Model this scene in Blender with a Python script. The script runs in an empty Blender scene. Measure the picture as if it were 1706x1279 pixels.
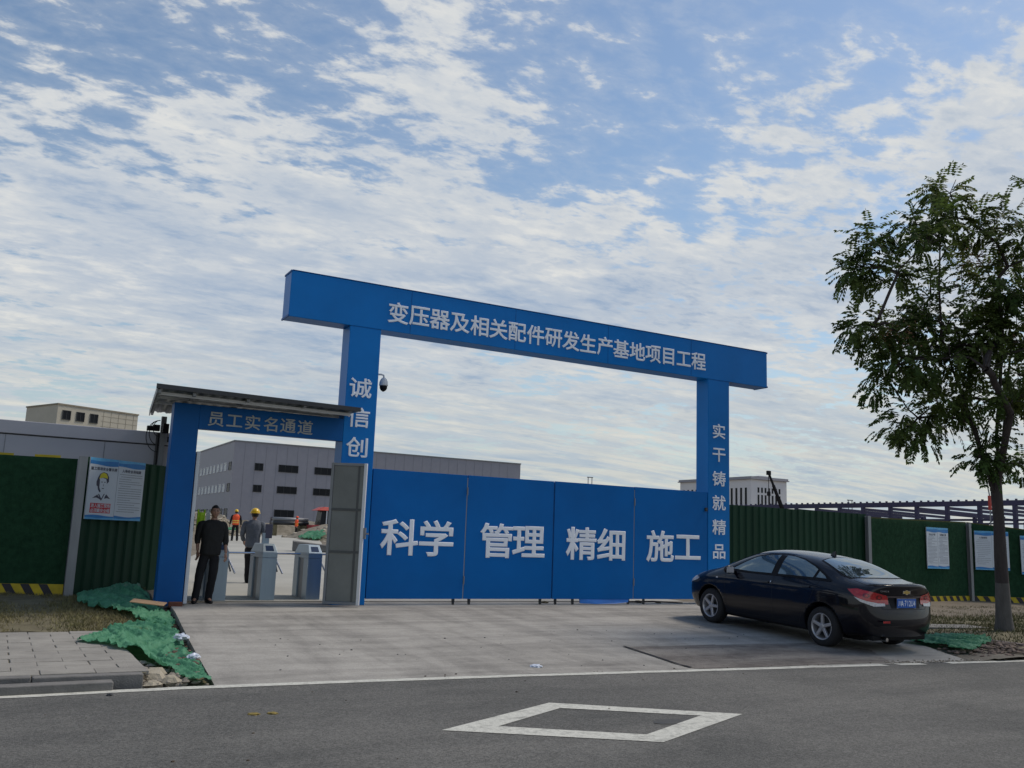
import bpy, bmesh, math, random
from mathutils import Vector, Matrix, noise
from mathutils.bvhtree import BVHTree
random.seed(7)
R = math.radians
scn = bpy.context.scene
C = scn.collection

# ------------------------------------------------------------------ camera
cam = bpy.data.cameras.new("camera"); co = bpy.data.objects.new("camera", cam); C.objects.link(co)
cam.sensor_fit = 'HORIZONTAL'; cam.sensor_width = 36; cam.lens = 32.14; cam.clip_start = .1; cam.clip_end = 6000
right = Vector((0.87184, -0.48842, 0.03655)); down = Vector((0.11281, 0.12763, -0.98539)); fwd = Vector((0.47662, 0.86322, 0.16637))
m3 = Matrix((right, -down, -fwd)).transposed()
co.matrix_world = Matrix.Translation((0, 0, 1.33)) @ m3.to_4x4()
scn.camera = co

# ------------------------------------------------------------------ sky, sun, exposure
SUN_EL, SUN_AZ = 54, 92      # azimuth measured clockwise from +Y (degrees)
w = bpy.data.worlds.new("World"); scn.world = w; w.use_nodes = True
nt = w.node_tree; nt.nodes.clear()
def N(t, **k):
    n = nt.nodes.new(t)
    for a, b in k.items():
        setattr(n, a, b)
    return n
def L(a, b): nt.links.new(a, b)
def MA(op, a, b=None, c=None, clamp=False):
    n = N('ShaderNodeMath', operation=op); n.use_clamp = clamp
    for i, v in enumerate((a, b, c)):
        if v is None: continue
        if isinstance(v, (int, float)): n.inputs[i].default_value = v
        else: L(v, n.inputs[i])
    return n.outputs[0]
def SM(v, a, b):
    n = N('ShaderNodeMapRange', interpolation_type='SMOOTHSTEP'); L(v, n.inputs[0]); n.inputs[1].default_value = a; n.inputs[2].default_value = b
    return n.outputs[0]
sky = N('ShaderNodeTexSky', sky_type='NISHITA'); sky.sun_disc = False
sky.sun_elevation = R(SUN_EL); sky.sun_rotation = R(SUN_AZ); sky.air_density = 1.3; sky.dust_density = .6; sky.ozone_density = 2.2
bg1 = N('ShaderNodeBackground'); bg1.inputs[1].default_value = .092
tint = N('ShaderNodeMix', data_type='RGBA', blend_type='MULTIPLY'); tint.inputs[0].default_value = 1
L(sky.outputs[0], tint.inputs[6]); tint.inputs[7].default_value = (.98, .98, .98, 1); L(tint.outputs[2], bg1.inputs[0])
tc = N('ShaderNodeTexCoord'); sp = N('ShaderNodeSeparateXYZ'); L(tc.outputs['Generated'], sp.inputs[0])
Zc = MA('MAXIMUM', sp.outputs[2], 0.0)
zz = MA('ADD', Zc, .11)
cb = N('ShaderNodeCombineXYZ'); L(MA('DIVIDE', sp.outputs[0], zz), cb.inputs[0]); L(MA('DIVIDE', sp.outputs[1], zz), cb.inputs[1])
def warp(rot, sc, loc=(0, 0, 0)):
    mp = N('ShaderNodeMapping'); mp.inputs['Rotation'].default_value = (0, 0, R(rot)); mp.inputs['Scale'].default_value = sc; mp.inputs['Location'].default_value = loc
    L(cb.outputs[0], mp.inputs[0]); return mp.outputs[0]
def NZ(vec, scale, det, rough=.55, dist=0):
    n = N('ShaderNodeTexNoise'); n.inputs['Scale'].default_value = scale; n.inputs['Detail'].default_value = det
    n.inputs['Roughness'].default_value = rough; n.inputs['Distortion'].default_value = dist; L(vec, n.inputs['Vector']); return n.outputs[0]
def blob(d, deg0, deg1):                                  # a soft break in the cloud field
    vm = N('ShaderNodeVectorMath', operation='DOT_PRODUCT'); L(tc.outputs['Generated'], vm.inputs[0]); vm.inputs[1].default_value = Vector(d).normalized()
    return SM(vm.outputs['Value'], math.cos(R(deg1)), math.cos(R(deg0)))
n_big = NZ(warp(20, (1, 1.25, 1), (3.1, 1.7, 0)), .95, 3, .5, .3)
n_mid = NZ(warp(35, (1, 1.25, 1), (.3, 4.4, 0)), 3.6, 8, .58, .25)
n_puf = NZ(warp(50, (1, 1.5, 1), (2, 0, 0)), 10.5, 6, .60, .25)
n_fin = NZ(warp(62, (1, 1.9, 1), (7, 3, 0)), 26, 5, .62, .3)
n_str = NZ(warp(33, (.5, 2.2, 1), (5, 2, 0)), 2.4, 6, .6, .4)
den = MA('MULTIPLY', n_big, .70)
for n_, k_ in ((n_mid, 1.05), (n_puf, .90), (n_fin, .24), (n_str, .05)): den = MA('ADD', den, MA('MULTIPLY', n_, k_))
low = SM(sp.outputs[2], .60, .24)                        # cloud field thickens towards the horizon
den = MA('ADD', den, MA('MULTIPLY', low, .38))
SKYH = [((0.56, 0.71, 0.42), 1, 11, -.17), ((0.70, 0.58, 0.44), 1, 9, -.10), ((0.627, 0.611, 0.485), 1, 6, .15), ((0.665, 0.635, 0.385), 1, 7, .12), ((.80, .44, .42), 3, 11, .20), ((.38, .78, .50), 2, 13, .06), ((.30, .85, .36), 6, 24, .10), ((.02, .85, .46), 3, 26, .08), ((.10, .75, .66), 2, 12, -.08)]
for d, a, b, k in SKYH:
    den = MA('ADD', den, MA('MULTIPLY', blob(d, a, b), k))
mask = SM(den, 1.58, 1.86)
veil = MA('MULTIPLY', SM(den, 1.36, 1.75), .20)
mask = MA('MAXIMUM', mask, veil)
hz = SM(sp.outputs[2], .20, .02)
mask = MA('MAXIMUM', mask, MA('MULTIPLY', hz, .95), clamp=True)
# cloud brightness: thin edges bright, thick middles grey blue
thick = SM(den, 1.66, 2.15)
shade = NZ(warp(25, (.8, 1.7, 1), (9, 3, 0)), 4.2, 7, .62, .2)
shb = NZ(warp(15, (1, 1.5, 1), (4, 8, 0)), 1.2, 4, .5, .2)
sh = MA('MULTIPLY', thick, MA('ADD', MA('MULTIPLY', SM(shade, .36, .62), .55), MA('MULTIPLY', SM(shb, .38, .60), .55)), clamp=True)
lum = MA('ADD', MA('MULTIPLY', SM(n_puf, .60, .40), .34), MA('MULTIPLY', SM(n_mid, .60, .40), .26))
sh = MA('ADD', sh, MA('MULTIPLY', lum, MA('SUBTRACT', 1, sh)), clamp=True)
cr = N('ShaderNodeMix', data_type='RGBA'); L(sh, cr.inputs[0]); cr.inputs[6].default_value = (.62, .62, .60, 1); cr.inputs[7].default_value = (.27, .35, .47, 1)
hc = N('ShaderNodeMix', data_type='RGBA'); L(MA('MULTIPLY', SM(sp.outputs[2], .26, .03), .75), hc.inputs[0]); L(cr.outputs[2], hc.inputs[6])
hzc = N('ShaderNodeMix', data_type='RGBA'); L(SM(n_str, .4, .62), hzc.inputs[0]); hzc.inputs[6].default_value = (.34, .41, .46, 1); hzc.inputs[7].default_value = (.53, .53, .47, 1)
L(hzc.outputs[2], hc.inputs[7])
bg2 = N('ShaderNodeBackground'); L(hc.outputs[2], bg2.inputs[0]); bg2.inputs[1].default_value = 1.0
mx = N('ShaderNodeMixShader'); L(mask, mx.inputs[0]); L(bg1.outputs[0], mx.inputs[1]); L(bg2.outputs[0], mx.inputs[2])
wo = N('ShaderNodeOutputWorld'); L(mx.outputs[0], wo.inputs[0])
sl = bpy.data.lights.new("sun", 'SUN'); sl.energy = 2.0; sl.angle = R(14); sl.color = (1, .89, .76)
so = bpy.data.objects.new("sun", sl); C.objects.link(so)
sd = Vector((math.sin(R(SUN_AZ)) * math.cos(R(SUN_EL)), math.cos(R(SUN_AZ)) * math.cos(R(SUN_EL)), math.sin(R(SUN_EL))))
so.rotation_euler = sd.to_track_quat('Z', 'Y').to_euler(); so.location = (0, 0, 30)
vs = scn.view_settings; vs.view_transform = 'Standard'; vs.look = 'None'; vs.gamma = 1; vs.exposure = .30; vs.use_curve_mapping = False
scn.display_settings.display_device = 'sRGB'

# ------------------------------------------------------------------ materials
def mat(name, col, rough=.6, metal=0, var=.15, scale=3, bump=0, bscale=40, coat=0, spec=.5, col2=None, stretch=(1, 1, 1), det=6, island=0, transl=0):
    m = bpy.data.materials.new(name); m.use_nodes = True; t = m.node_tree; b = t.nodes['Principled BSDF']
    def n_(ty, **k):
        n = t.nodes.new(ty)
        for a, c in k.items(): setattr(n, a, c)
        return n
    b.inputs['Roughness'].default_value = rough; b.inputs['Metallic'].default_value = metal
    b.inputs['Coat Weight'].default_value = coat; b.inputs['Coat Roughness'].default_value = .05; b.inputs['Specular IOR Level'].default_value = spec
    geo = n_('ShaderNodeNewGeometry'); mp = n_('ShaderNodeMapping'); mp.inputs['Scale'].default_value = stretch
    t.links.new(geo.outputs['Position'], mp.inputs[0])
    ns = n_('ShaderNodeTexNoise'); ns.inputs['Scale'].default_value = scale; ns.inputs['Detail'].default_value = det; ns.inputs['Roughness'].default_value = .62
    t.links.new(mp.outputs[0], ns.inputs['Vector'])
    mr = n_('ShaderNodeMapRange'); mr.inputs[1].default_value = .28; mr.inputs[2].default_value = .72; t.links.new(ns.outputs[0], mr.inputs[0])
    mix = n_('ShaderNodeMix', data_type='RGBA')
    c2 = col2 if col2 else tuple(c * (1 + var) for c in col)
    c1 = col if col2 else tuple(c * (1 - var) for c in col)
    mix.inputs[6].default_value = (*c1, 1); mix.inputs[7].default_value = (*c2, 1); t.links.new(mr.outputs[0], mix.inputs[0])
    out = mix.outputs[2]
    if island:
        hs = n_('ShaderNodeHueSaturation'); ml = n_('ShaderNodeMapRange'); t.links.new(geo.outputs['Random Per Island'], ml.inputs[0])
        ml.inputs[3].default_value = 1 - island; ml.inputs[4].default_value = 1 + island
        t.links.new(ml.outputs[0], hs.inputs['Value']); t.links.new(out, hs.inputs['Color']); out = hs.outputs[0]
    t.links.new(out, b.inputs['Base Color'])
    if bump:
        nb = n_('ShaderNodeTexNoise'); nb.inputs['Scale'].default_value = bscale; nb.inputs['Detail'].default_value = 5; t.links.new(mp.outputs[0], nb.inputs['Vector'])
        bp = n_('ShaderNodeBump'); bp.inputs['Strength'].default_value = bump; bp.inputs['Distance'].default_value = .02; t.links.new(nb.outputs[0], bp.inputs['Height']); t.links.new(bp.outputs[0], b.inputs['Normal'])
    if transl:
        b.inputs['Transmission Weight'].default_value = 0
        tr = n_('ShaderNodeBsdfTranslucent'); t.links.new(out, tr.inputs[0]); ms = n_('ShaderNodeMixShader'); ms.inputs[0].default_value = transl
        t.links.new(b.outputs[0], ms.inputs[1]); t.links.new(tr.outputs[0], ms.inputs[2]); t.links.new(ms.outputs[0], t.nodes['Material Output'].inputs[0])
    return m
BLUE = mat('blue_painted_steel', (.001, .170, .52), .38, 0, .10, .9, bump=.03, bscale=6, spec=.18)
BLUE2 = mat('blue_painted_gate_sheet', (.001, .125, .41), .42, 0, .12, .7, bump=.14, bscale=2.2, spec=.15)
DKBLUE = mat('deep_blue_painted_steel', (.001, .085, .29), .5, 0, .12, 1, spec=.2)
WHITE = mat('white_painted_metal', (.62, .64, .66), .45, 0, .06, 2)
LETTER = mat('white_vinyl_lettering', (.84, .87, .92), .5, 0, .04, 2)
GREY = mat('grey_painted_metal', (.20, .21, .22), .5, 0, .12, 2)
PALEGREY = mat('pale_grey_cladding', (.29, .29, .33), .55, 0, .05, 1)
CABIN = mat('grey_cabin_panel', (.40, .40, .43), .5, 0, .05, 1)
STEEL = mat('brushed_stainless_steel', (.27, .34, .40), .38, .6, .08, 5, stretch=(1, 1, .1))
DARK = mat('dark_grey_metal', (.03, .032, .035), .5, 0, .2, 3)
BLACK = mat('black_plastic', (.008, .008, .010), .5, 0, .2, 5, spec=.15)
GALV = mat('galvanised_post_steel', (.24, .25, .26), .42, .3, .15, 4, stretch=(1, 1, .2))
SEAM = mat('dark_seam', (.006, .006, .008), .8)
TURF = mat('artificial_turf', (.015, .046, .024), .95, 0, .4, 9, bump=.9, bscale=110, spec=.1, col2=(.028, .082, .042), det=10)
GREENSTEEL = mat('dark_green_corrugated_steel', (.010, .046, .022), .65, 0, .22, 2, stretch=(1, 1, .15), spec=.25)
YELLOW = mat('yellow_hazard_paint', (.50, .37, .01), .6, 0, .2, 6)
HBLACK = mat('black_hazard_paint', (.02, .018, .025), .6, 0, .2, 6)
POSTER = mat('poster_white_vinyl', (.60, .65, .70), .4, 0, .04, 2)
PBLUE = mat('poster_blue_print', (.02, .20, .52), .4, 0, .15, 6)
PBLUE2 = mat('poster_light_blue_print', (.10, .40, .68), .4, 0, .15, 8)
PTEXT = mat('poster_dark_print', (.05, .05, .08), .5)
PGREY = mat('poster_text_grey_print', (.24, .26, .30), .5)
PRED = mat('poster_red_print', (.55, .02, .03), .5)
PYEL = mat('poster_yellow_print', (.72, .62, .02), .5)
def groundmat(name, dark, light, layers, rough=.88, bump=.5, bscale=150, speck=.0, tint=None):
    """ground with several overlaid scales of wear: layers = (rotation, stretch, scale, detail, weight, low, high)"""
    m = bpy.data.materials.new(name); m.use_nodes = True; t = m.node_tree; b = t.nodes['Principled BSDF']; b.inputs['Roughness'].default_value = rough; b.inputs['Specular IOR Level'].default_value = .3
    def n_(ty, **k):
        n = t.nodes.new(ty)
        for a_, c in k.items(): setattr(n, a_, c)
        return n
    geo = n_('ShaderNodeNewGeometry'); acc = None
    for rot, st, sc, det, wgt, lo, hi in layers:
        mp = n_('ShaderNodeMapping'); mp.inputs['Rotation'].default_value = (0, 0, R(rot)); mp.inputs['Scale'].default_value = (*st, 1); t.links.new(geo.outputs['Position'], mp.inputs[0])
        ns = n_('ShaderNodeTexNoise'); ns.inputs['Scale'].default_value = sc; ns.inputs['Detail'].default_value = det; ns.inputs['Roughness'].default_value = .65; ns.inputs['Distortion'].default_value = .4; t.links.new(mp.outputs[0], ns.inputs['Vector'])
        mr = n_('ShaderNodeMapRange', interpolation_type='SMOOTHSTEP'); mr.inputs[1].default_value = lo; mr.inputs[2].default_value = hi; mr.inputs[3].default_value = 0; mr.inputs[4].default_value = wgt; t.links.new(ns.outputs[0], mr.inputs[0])
        if acc is None: acc = mr.outputs[0]
        else:
            ad = n_('ShaderNodeMath', operation='ADD'); t.links.new(acc, ad.inputs[0]); t.links.new(mr.outputs[0], ad.inputs[1]); acc = ad.outputs[0]
    mix = n_('ShaderNodeMix', data_type='RGBA'); mix.inputs[6].default_value = (*dark, 1); mix.inputs[7].default_value = (*light, 1); t.links.new(acc, mix.inputs[0]); mix.clamp_factor = True
    out = mix.outputs[2]
    if speck:
        vo = n_('ShaderNodeTexVoronoi'); vo.inputs['Scale'].default_value = 75; t.links.new(geo.outputs['Position'], vo.inputs['Vector'])
        bw = n_('ShaderNodeSeparateColor'); t.links.new(vo.outputs['Color'], bw.inputs[0]); m2 = n_('ShaderNodeMapRange'); m2.inputs[3].default_value = 1 - speck; m2.inputs[4].default_value = 1 + speck; t.links.new(bw.outputs[0], m2.inputs[0])
        hs = n_('ShaderNodeHueSaturation'); t.links.new(m2.outputs[0], hs.inputs['Value']); t.links.new(out, hs.inputs['Color']); out = hs.outputs[0]
    t.links.new(out, b.inputs['Base Color'])
    nb = n_('ShaderNodeTexNoise'); nb.inputs['Scale'].default_value = bscale; nb.inputs['Detail'].default_value = 4; t.links.new(geo.outputs['Position'], nb.inputs['Vector'])
    bp = n_('ShaderNodeBump'); bp.inputs['Strength'].default_value = bump; bp.inputs['Distance'].default_value = .02; t.links.new(nb.outputs[0], bp.inputs['Height']); t.links.new(bp.outputs[0], b.inputs['Normal'])
    return m
ASPHALT = groundmat('worn_asphalt', (.082, .083, .078), (.158, .155, .142), [(2, (.25, 1.6), .8, 8, .40, .35, .66), (0, (1, 1), .45, 5, .35, .35, .62), (0, (1, 1), 9, 4, .25, .3, .7)], speck=.35, bump=.6)
CONC = groundmat('stained_concrete', (.150, .143, .130), (.365, .350, .315), [(12, (.30, 2.4), .9, 8, .42, .34, .64), (-28, (2.2, .35), .7, 6, .30, .36, .60), (0, (1, 1), .35, 5, .20, .35, .6), (0, (1, 1), 5, 9, .22, .3, .7)], speck=.10, bump=.3, bscale=70)
CONC2 = mat('pale_site_concrete', (.30, .295, .26), .9, 0, .2, .3, bump=.2, bscale=30, col2=(.42, .41, .36), det=9)
CONCDARK = groundmat('dark_patched_concrete', (.10, .088, .080), (.27, .25, .22), [(12, (.4, 2.2), 1.1, 8, .6, .34, .66), (0, (1, 1), 4, 8, .4, .3, .7)], speck=.15)
KERB = mat('concrete_kerb_stone', (.16, .155, .145), .9, 0, .25, 5, bump=.4, bscale=60)
PAVER = mat('grey_concrete_paver', (.19, .18, .16), .9, 0, .22, 2.2, bump=.5, bscale=60, island=.10, col2=(.31, .295, .26), det=12)
PAINT = groundmat('worn_white_road_paint', (.20, .20, .18), (.56, .56, .50), [(2, (.5, 1.4), 2.2, 9, .5, .30, .46), (0, (1, 1), 14, 8, .5, .30, .55)], speck=.12, bump=.4)
EARTH = mat('brown_earth', (.085, .072, .040), .95, 0, .3, 4, bump=.8, bscale=25, det=10, col2=(.17, .15, .085))
DIRT = mat('dry_site_dirt', (.15, .125, .09), .95, 0, .3, .5, bump=.5, bscale=10, det=8)
RUBBLE = mat('pale_rubble', (.24, .215, .175), .95, 0, .3, 8, bump=.4, bscale=40, island=.3)
GRASS = mat('dry_grass_blades', (.10, .105, .035), .9, 0, .3, 1.2, island=.45, col2=(.21, .17, .08))
GRASSG = mat('green_brown_grass_blades', (.045, .062, .016), .9, 0, .3, 1.0, island=.45, col2=(.13, .11, .045))
NET = mat('green_debris_net', (.030, .19, .085), .65, 0, .35, 7, bump=.6, bscale=45, col2=(.12, .36, .21), transl=.30, det=10)
BARK = mat('grey_brown_bark', (.050, .040, .038), .9, 0, .3, 8, bump=.8, bscale=40, stretch=(1, 1, .25))
LIME = mat('whitewashed_bark', (.105, .098, .09), .9, 0, .25, 10, bump=.6, bscale=40, stretch=(1, 1, .3))
LEAF = mat('tree_leaflets', (.030, .070, .016), .65, 0, .4, .8, island=.5, col2=(.115, .145, .038), transl=.42, spec=.2)
LEAFB = mat('brown_seed_pods', (.22, .12, .06), .8, 0, .3, 1, island=.4, transl=.3)
PAINTCAR = mat('black_blue_car_paint', (.002, .002, .006), .4, .0, .05, 1, coat=.8, spec=.1)
GLASS = mat('dark_car_glass', (.22, .27, .28), .04, .75, .1, 1, spec=1.0)
WGLASS = mat('dark_window_glass', (.012, .014, .018), .25, 0, .2, .3, spec=.15)
RUBBER = mat('tyre_rubber', (.014, .014, .016), .85)
ALLOY = mat('silver_alloy_wheel', (.42, .42, .44), .3, .6, .05, 3)
CHROME = mat('chrome_trim', (.6, .6, .62), .12, 1, .03, 3)
GOLD = mat('gold_emblem', (.65, .48, .16), .25, .8, .05, 3)
TAIL = mat('red_tail_light', (.42, .006, .010), .12, 0, .3, 30, coat=1)
TAILD = mat('deep_red_lens', (.12, .002, .004), .1, 0, .3, 30, coat=1)
LAMPW = mat('clear_lamp_lens', (.55, .53, .53), .15, 0, .3, 40, coat=1)
PLATE = mat('blue_number_plate', (.01, .10, .42), .35, 0, .05, 3)
SKIN = mat('skin', (.30, .165, .115), .55, 0, .08, 8)
HAIR = mat('black_hair', (.008, .007, .007), .6, 0, .2, 20)
CLOTHK = mat('black_cloth', (.011, .011, .011), .85, 0, .3, 8, bump=.4, bscale=25)
CLOTHN = mat('near_black_trousers', (.007, .007, .009), .9, 0, .3, 8, bump=.4, bscale=20)
CLOTHG = mat('slate_grey_jacket', (.10, .115, .14), .85, 0, .2, 6, bump=.5, bscale=20)
ORANGE = mat('fluorescent_orange_cloth', (.85, .10, .03), .75, 0, .1, 6, bump=.3)
LIMEC = mat('fluorescent_lime_cloth', (.45, .72, .03), .75, 0, .12, 6, bump=.3)
HATY = mat('yellow_hard_hat', (.72, .46, .01), .3, 0, .05, 3)
CARD = mat('tan_cardboard', (.42, .27, .15), .9, 0, .15, 5)
PLASTIC = mat('crumpled_pale_plastic', (.55, .60, .68), .35, 0, .1, 9)
BRICKM = mat('red_brown_brick', (.14, .05, .03), .9, 0, .2, 8)
BEIGE = mat('beige_stone_cladding', (.47, .44, .36), .8, 0, .08, .5)
BEIGED = mat('beige_joint', (.27, .24, .18), .85)
CREAM = mat('off_white_render', (.72, .70, .70), .8, 0, .05, .1)
CREAMD = mat('grey_cornice', (.33, .32, .34), .8)
PURPLE = mat('purple_primed_steel', (.034, .031, .080), .6, 0, .2, .4)
RED = mat('red_painted_metal', (.42, .035, .02), .5, 0, .2, 2)
REDW = mat('red_faded_metal', (.35, .05, .05), .6, 0, .2, 2)
TREEFAR = mat('far_tree_line', (.05, .07, .05), .95, 0, .3, .1)
STAIN = mat('oily_stain_on_asphalt', (.045, .040, .028), .5, 0, .3, 9)
OLIVE = mat('dry_fallen_leaf', (.20, .15, .03), .8, 0, .3, 30)

# ------------------------------------------------------------------ mesh helpers
class MB:
    def __init__(s): s.v, s.f, s.m, s.sm = [], [], [], False
    def add(s, vs_, fs, mi=0):
        k = len(s.v); s.v += [tuple(v) for v in vs_]; s.f += [tuple(i + k for i in f) for f in fs]; s.m += [mi] * len(fs); return s
    def box(s, x0, x1, y0, y1, z0, z1, mi=0):
        return s.add([(x0, y0, z0), (x1, y0, z0), (x1, y1, z0), (x0, y1, z0), (x0, y0, z1), (x1, y0, z1), (x1, y1, z1), (x0, y1, z1)],
                     [(0, 3, 2, 1), (4, 5, 6, 7), (0, 1, 5, 4), (1, 2, 6, 5), (2, 3, 7, 6), (3, 0, 4, 7)], mi)
    def hexa(s, p, mi=0):          # 8 points: bottom ring, top ring
        return s.add(p, [(0, 3, 2, 1), (4, 5, 6, 7), (0, 1, 5, 4), (1, 2, 6, 5), (2, 3, 7, 6), (3, 0, 4, 7)], mi)
    def bar(s, a, b, w_, h_, mi=0):
        a, b = Vector(a), Vector(b); d = (b - a).normalized(); u = Vector((0, 0, 1)) if abs(d.z) < .95 else Vector((0, 1, 0))
        sx = d.cross(u).normalized() * w_ / 2; sz = sx.cross(d).normalized() * h_ / 2
        p = [a - sx - sz, a + sx - sz, b + sx - sz, b - sx - sz, a - sx + sz, a + sx + sz, b + sx + sz, b - sx + sz]
        return s.hexa(p, mi)
    def tube(s, pts, rad, n=8, mi=0, cap=True):
        pts = [Vector(p) for p in pts]; rads = rad if isinstance(rad, (list, tuple)) else [rad] * len(pts)
        k = len(s.v); ref = None
        for i, p in enumerate(pts):
            d = (pts[min(i + 1, len(pts) - 1)] - pts[max(i - 1, 0)]).normalized()
            if ref is None: ref = d.orthogonal().normalized()
            ref = (ref - d * ref.dot(d)).normalized(); bb = d.cross(ref)
            for j in range(n):
                t = 2 * math.pi * j / n; s.v.append(tuple(p + (ref * math.cos(t) + bb * math.sin(t)) * rads[i]))
        for i in range(len(pts) - 1):
            for j in range(n):
                a, b = k + i * n + j, k + i * n + (j + 1) % n; s.f.append((a, b, b + n, a + n)); s.m.append(mi)
        if cap:
            s.f.append(tuple(k + j for j in range(n))[::-1]); s.m.append(mi)
            s.f.append(tuple(k + (len(pts) - 1) * n + j for j in range(n))); s.m.append(mi)
        return s
    def poly(s, pts, thick, nrm=(0, -1, 0), mi=0):      # flat polygon given thickness
        nv = Vector(nrm) * thick; n = len(pts); a = [Vector(p) for p in pts]; b = [p + nv for p in a]
        return s.add(a + b, [tuple(range(n)), tuple(range(n, 2 * n))[::-1]] + [(i, (i + 1) % n, n + (i + 1) % n, n + i) for i in range(n)], mi)
def setp(o, label=None, cat=None, group=None, kind=None):
    if label: o['label'] = label
    if cat: o['category'] = cat
    if group: o['group'] = group
    if kind: o['kind'] = kind
    return o
def link(name, me, parent=None):
    o = bpy.data.objects.new(name, me); C.objects.link(o)
    if parent: o.parent = parent
    return o
def obj(name, mb, mats, parent=None, smooth=False, bevel=0, fix=True):
    me = bpy.data.meshes.new(name); me.from_pydata(mb.v, [], mb.f)
    for m in (mats if isinstance(mats, (list, tuple)) else [mats]): me.materials.append(m)
    me.polygons.foreach_set('material_index', mb.m)
    if fix:
        b = bmesh.new(); b.from_mesh(me); bmesh.ops.recalc_face_normals(b, faces=b.faces); b.to_mesh(me); b.free()
    if smooth: me.polygons.foreach_set('use_smooth', [True] * len(me.polygons))
    me.update(); o = link(name, me, parent)
    if bevel:
        md = o.modifiers.new('bevel', 'BEVEL'); md.width = bevel; md.segments = 2; md.limit_method = 'ANGLE'
    return o
def empty(name, loc, label, cat, group=None, rotz=0):
    o = bpy.data.objects.new(name, None); C.objects.link(o); o.location = loc; o.rotation_euler = (0, 0, rotz); o.empty_display_size = .2
    setp(o, label, cat, group); return o
def baked(me_or_obj, mods):
    """evaluate modifiers and return a fresh mesh"""
    o = me_or_obj if isinstance(me_or_obj, bpy.types.Object) else link('temp', me_or_obj)
    for ty, kw in mods:
        md = o.modifiers.new(ty, ty)
        for a, b in kw.items(): setattr(md, a, b)
    dg = bpy.context.evaluated_depsgraph_get(); dg.update()
    me = bpy.data.meshes.new_from_object(o.evaluated_get(dg)); bpy.data.objects.remove(o); return me
_tc = {}
def textmesh(ch, off=.016, ext=.01):
    key = (ch, off, ext)
    if key in _tc: return _tc[key]
    cu = bpy.data.curves.new('lettering', 'FONT'); cu.body = ch; cu.size = 1; cu.extrude = ext; cu.bevel_depth = off; cu.bevel_resolution = 0; cu.resolution_u = 3
    o = link('temp', cu); dg = bpy.context.evaluated_depsgraph_get(); dg.update()
    me = bpy.data.meshes.new_from_object(o.evaluated_get(dg)); bpy.data.objects.remove(o)
    _tc[key] = me; return me
def letter(ch, xc, zc, w_, h_, y, parent, m=None, off=.016, ext=.012, rotz=0, name='letter', thick=.01, cx=None):
    """one character standing in the XZ plane, facing -Y, centred on (xc, zc); w_,h_ = em size"""
    src = textmesh(ch, off, .01); me = src.copy(); me.materials.clear(); me.materials.append(m or LETTER)
    xs = [v.co.x for v in me.vertices]; ys = [v.co.y for v in me.vertices]
    cxx = (min(xs) + max(xs)) / 2; cyy = (min(ys) + max(ys)) / 2
    for v in me.vertices:
        v.co = Vector(((v.co.x - cxx) * w_, -(v.co.z + .01 + off) * thick / (.02 + 2 * off), (v.co.y - cyy) * h_))
    o = link(name, me, parent); o.location = (xc, y, zc); o.rotation_euler = (0, 0, rotz); return o
# sizes of glyph boxes relative to em, used to keep low characters such as 工 in proportion

# ------------------------------------------------------------------ terrain
def sm01(t): t = max(0, min(1, t)); return t * t * (3 - 2 * t)
def ramp(y): return max(-.25, min(0, -(15.5 - y) * .0446)) if y < 17 else min(.8, .018 * (y - 17))
def nz(x, y, s=1, z=0): return noise.noise(Vector((x * s, y * s, z)))
def lawn_l(x, y):
    z = -.125 + .125 * sm01((y - 13.9) / 5) + .03 * nz(x, y, 1.3) + .012 * nz(x, y, 6)
    z += .20 * math.exp(-((x - 2.35) ** 2 / .35 + (y - 17.9) ** 2 / .6))
    return z
def lawn_r(x, y): return -.16 + .03 * nz(x, y, 1.1, 3) + .012 * nz(x, y, 5, 3) + .08 * math.exp(-((x - 17.0) ** 2 + (y - 11.1) ** 2) / 1.5)
def sheet(name, xs, ys, zf, m, kind='structure', smooth=True, inside=None):
    mb = MB(); idx = {}
    for i, x in enumerate(xs):
        for j, y in enumerate(ys):
            idx[i, j] = len(mb.v); mb.v.append((x, y, zf(x, y)))
    for i in range(len(xs) - 1):
        for j in range(len(ys) - 1):
            cx, cy = (xs[i] + xs[i + 1]) / 2, (ys[j] + ys[j + 1]) / 2
            if inside and not inside(cx, cy): continue
            mb.f.append((idx[i, j], idx[i + 1, j], idx[i + 1, j + 1], idx[i, j + 1])); mb.m.append(0)
    o = obj(name, mb, m, smooth=smooth, fix=False)
    if kind: o['kind'] = kind
    return o
def frange(a, b, n): return [a + (b - a) * i / n for i in range(n + 1)]
def interp(pts, x):
    if x <= pts[0][0]: return pts[0][1]
    for (a, b), (c, d) in zip(pts, pts[1:]):
        if x <= c: return b + (d - b) * (x - a) / (c - a)
    return pts[-1][1]
ROADL = [(-60, 9.6), (-4, 9.72), (.22, 9.76), (1.8, 9.82), (3.6, 9.76), (5.5, 9.66), (9.4, 9.33), (14.2, 8.93), (30, 7.7), (80, 3.8)]
def road_y(x): return interp(ROADL, x)
def gz_(x, y):
    if y < 10: return -.40
    if y < 15.5: return -.40 + (y - 10) / 5.5 * .28
    return ramp(y) - .12 if y < 17 else ramp(y) - .02 - .1 * max(0, 1 - (y - 17) / 3)
xs = [-3000, -800, -300, -120, -60] + frange(-30, 60, 60) + [80, 120, 200, 400, 900, 3000]
ys = [-600, -100, -30, 0] + frange(9, 18, 18) + frange(19, 60, 41) + [70, 90, 130, 200, 400, 900, 4500]
sheet('ground', xs, ys, gz_, DIRT)
mb = MB(); rx = frange(-60, 80, 140)
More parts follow.
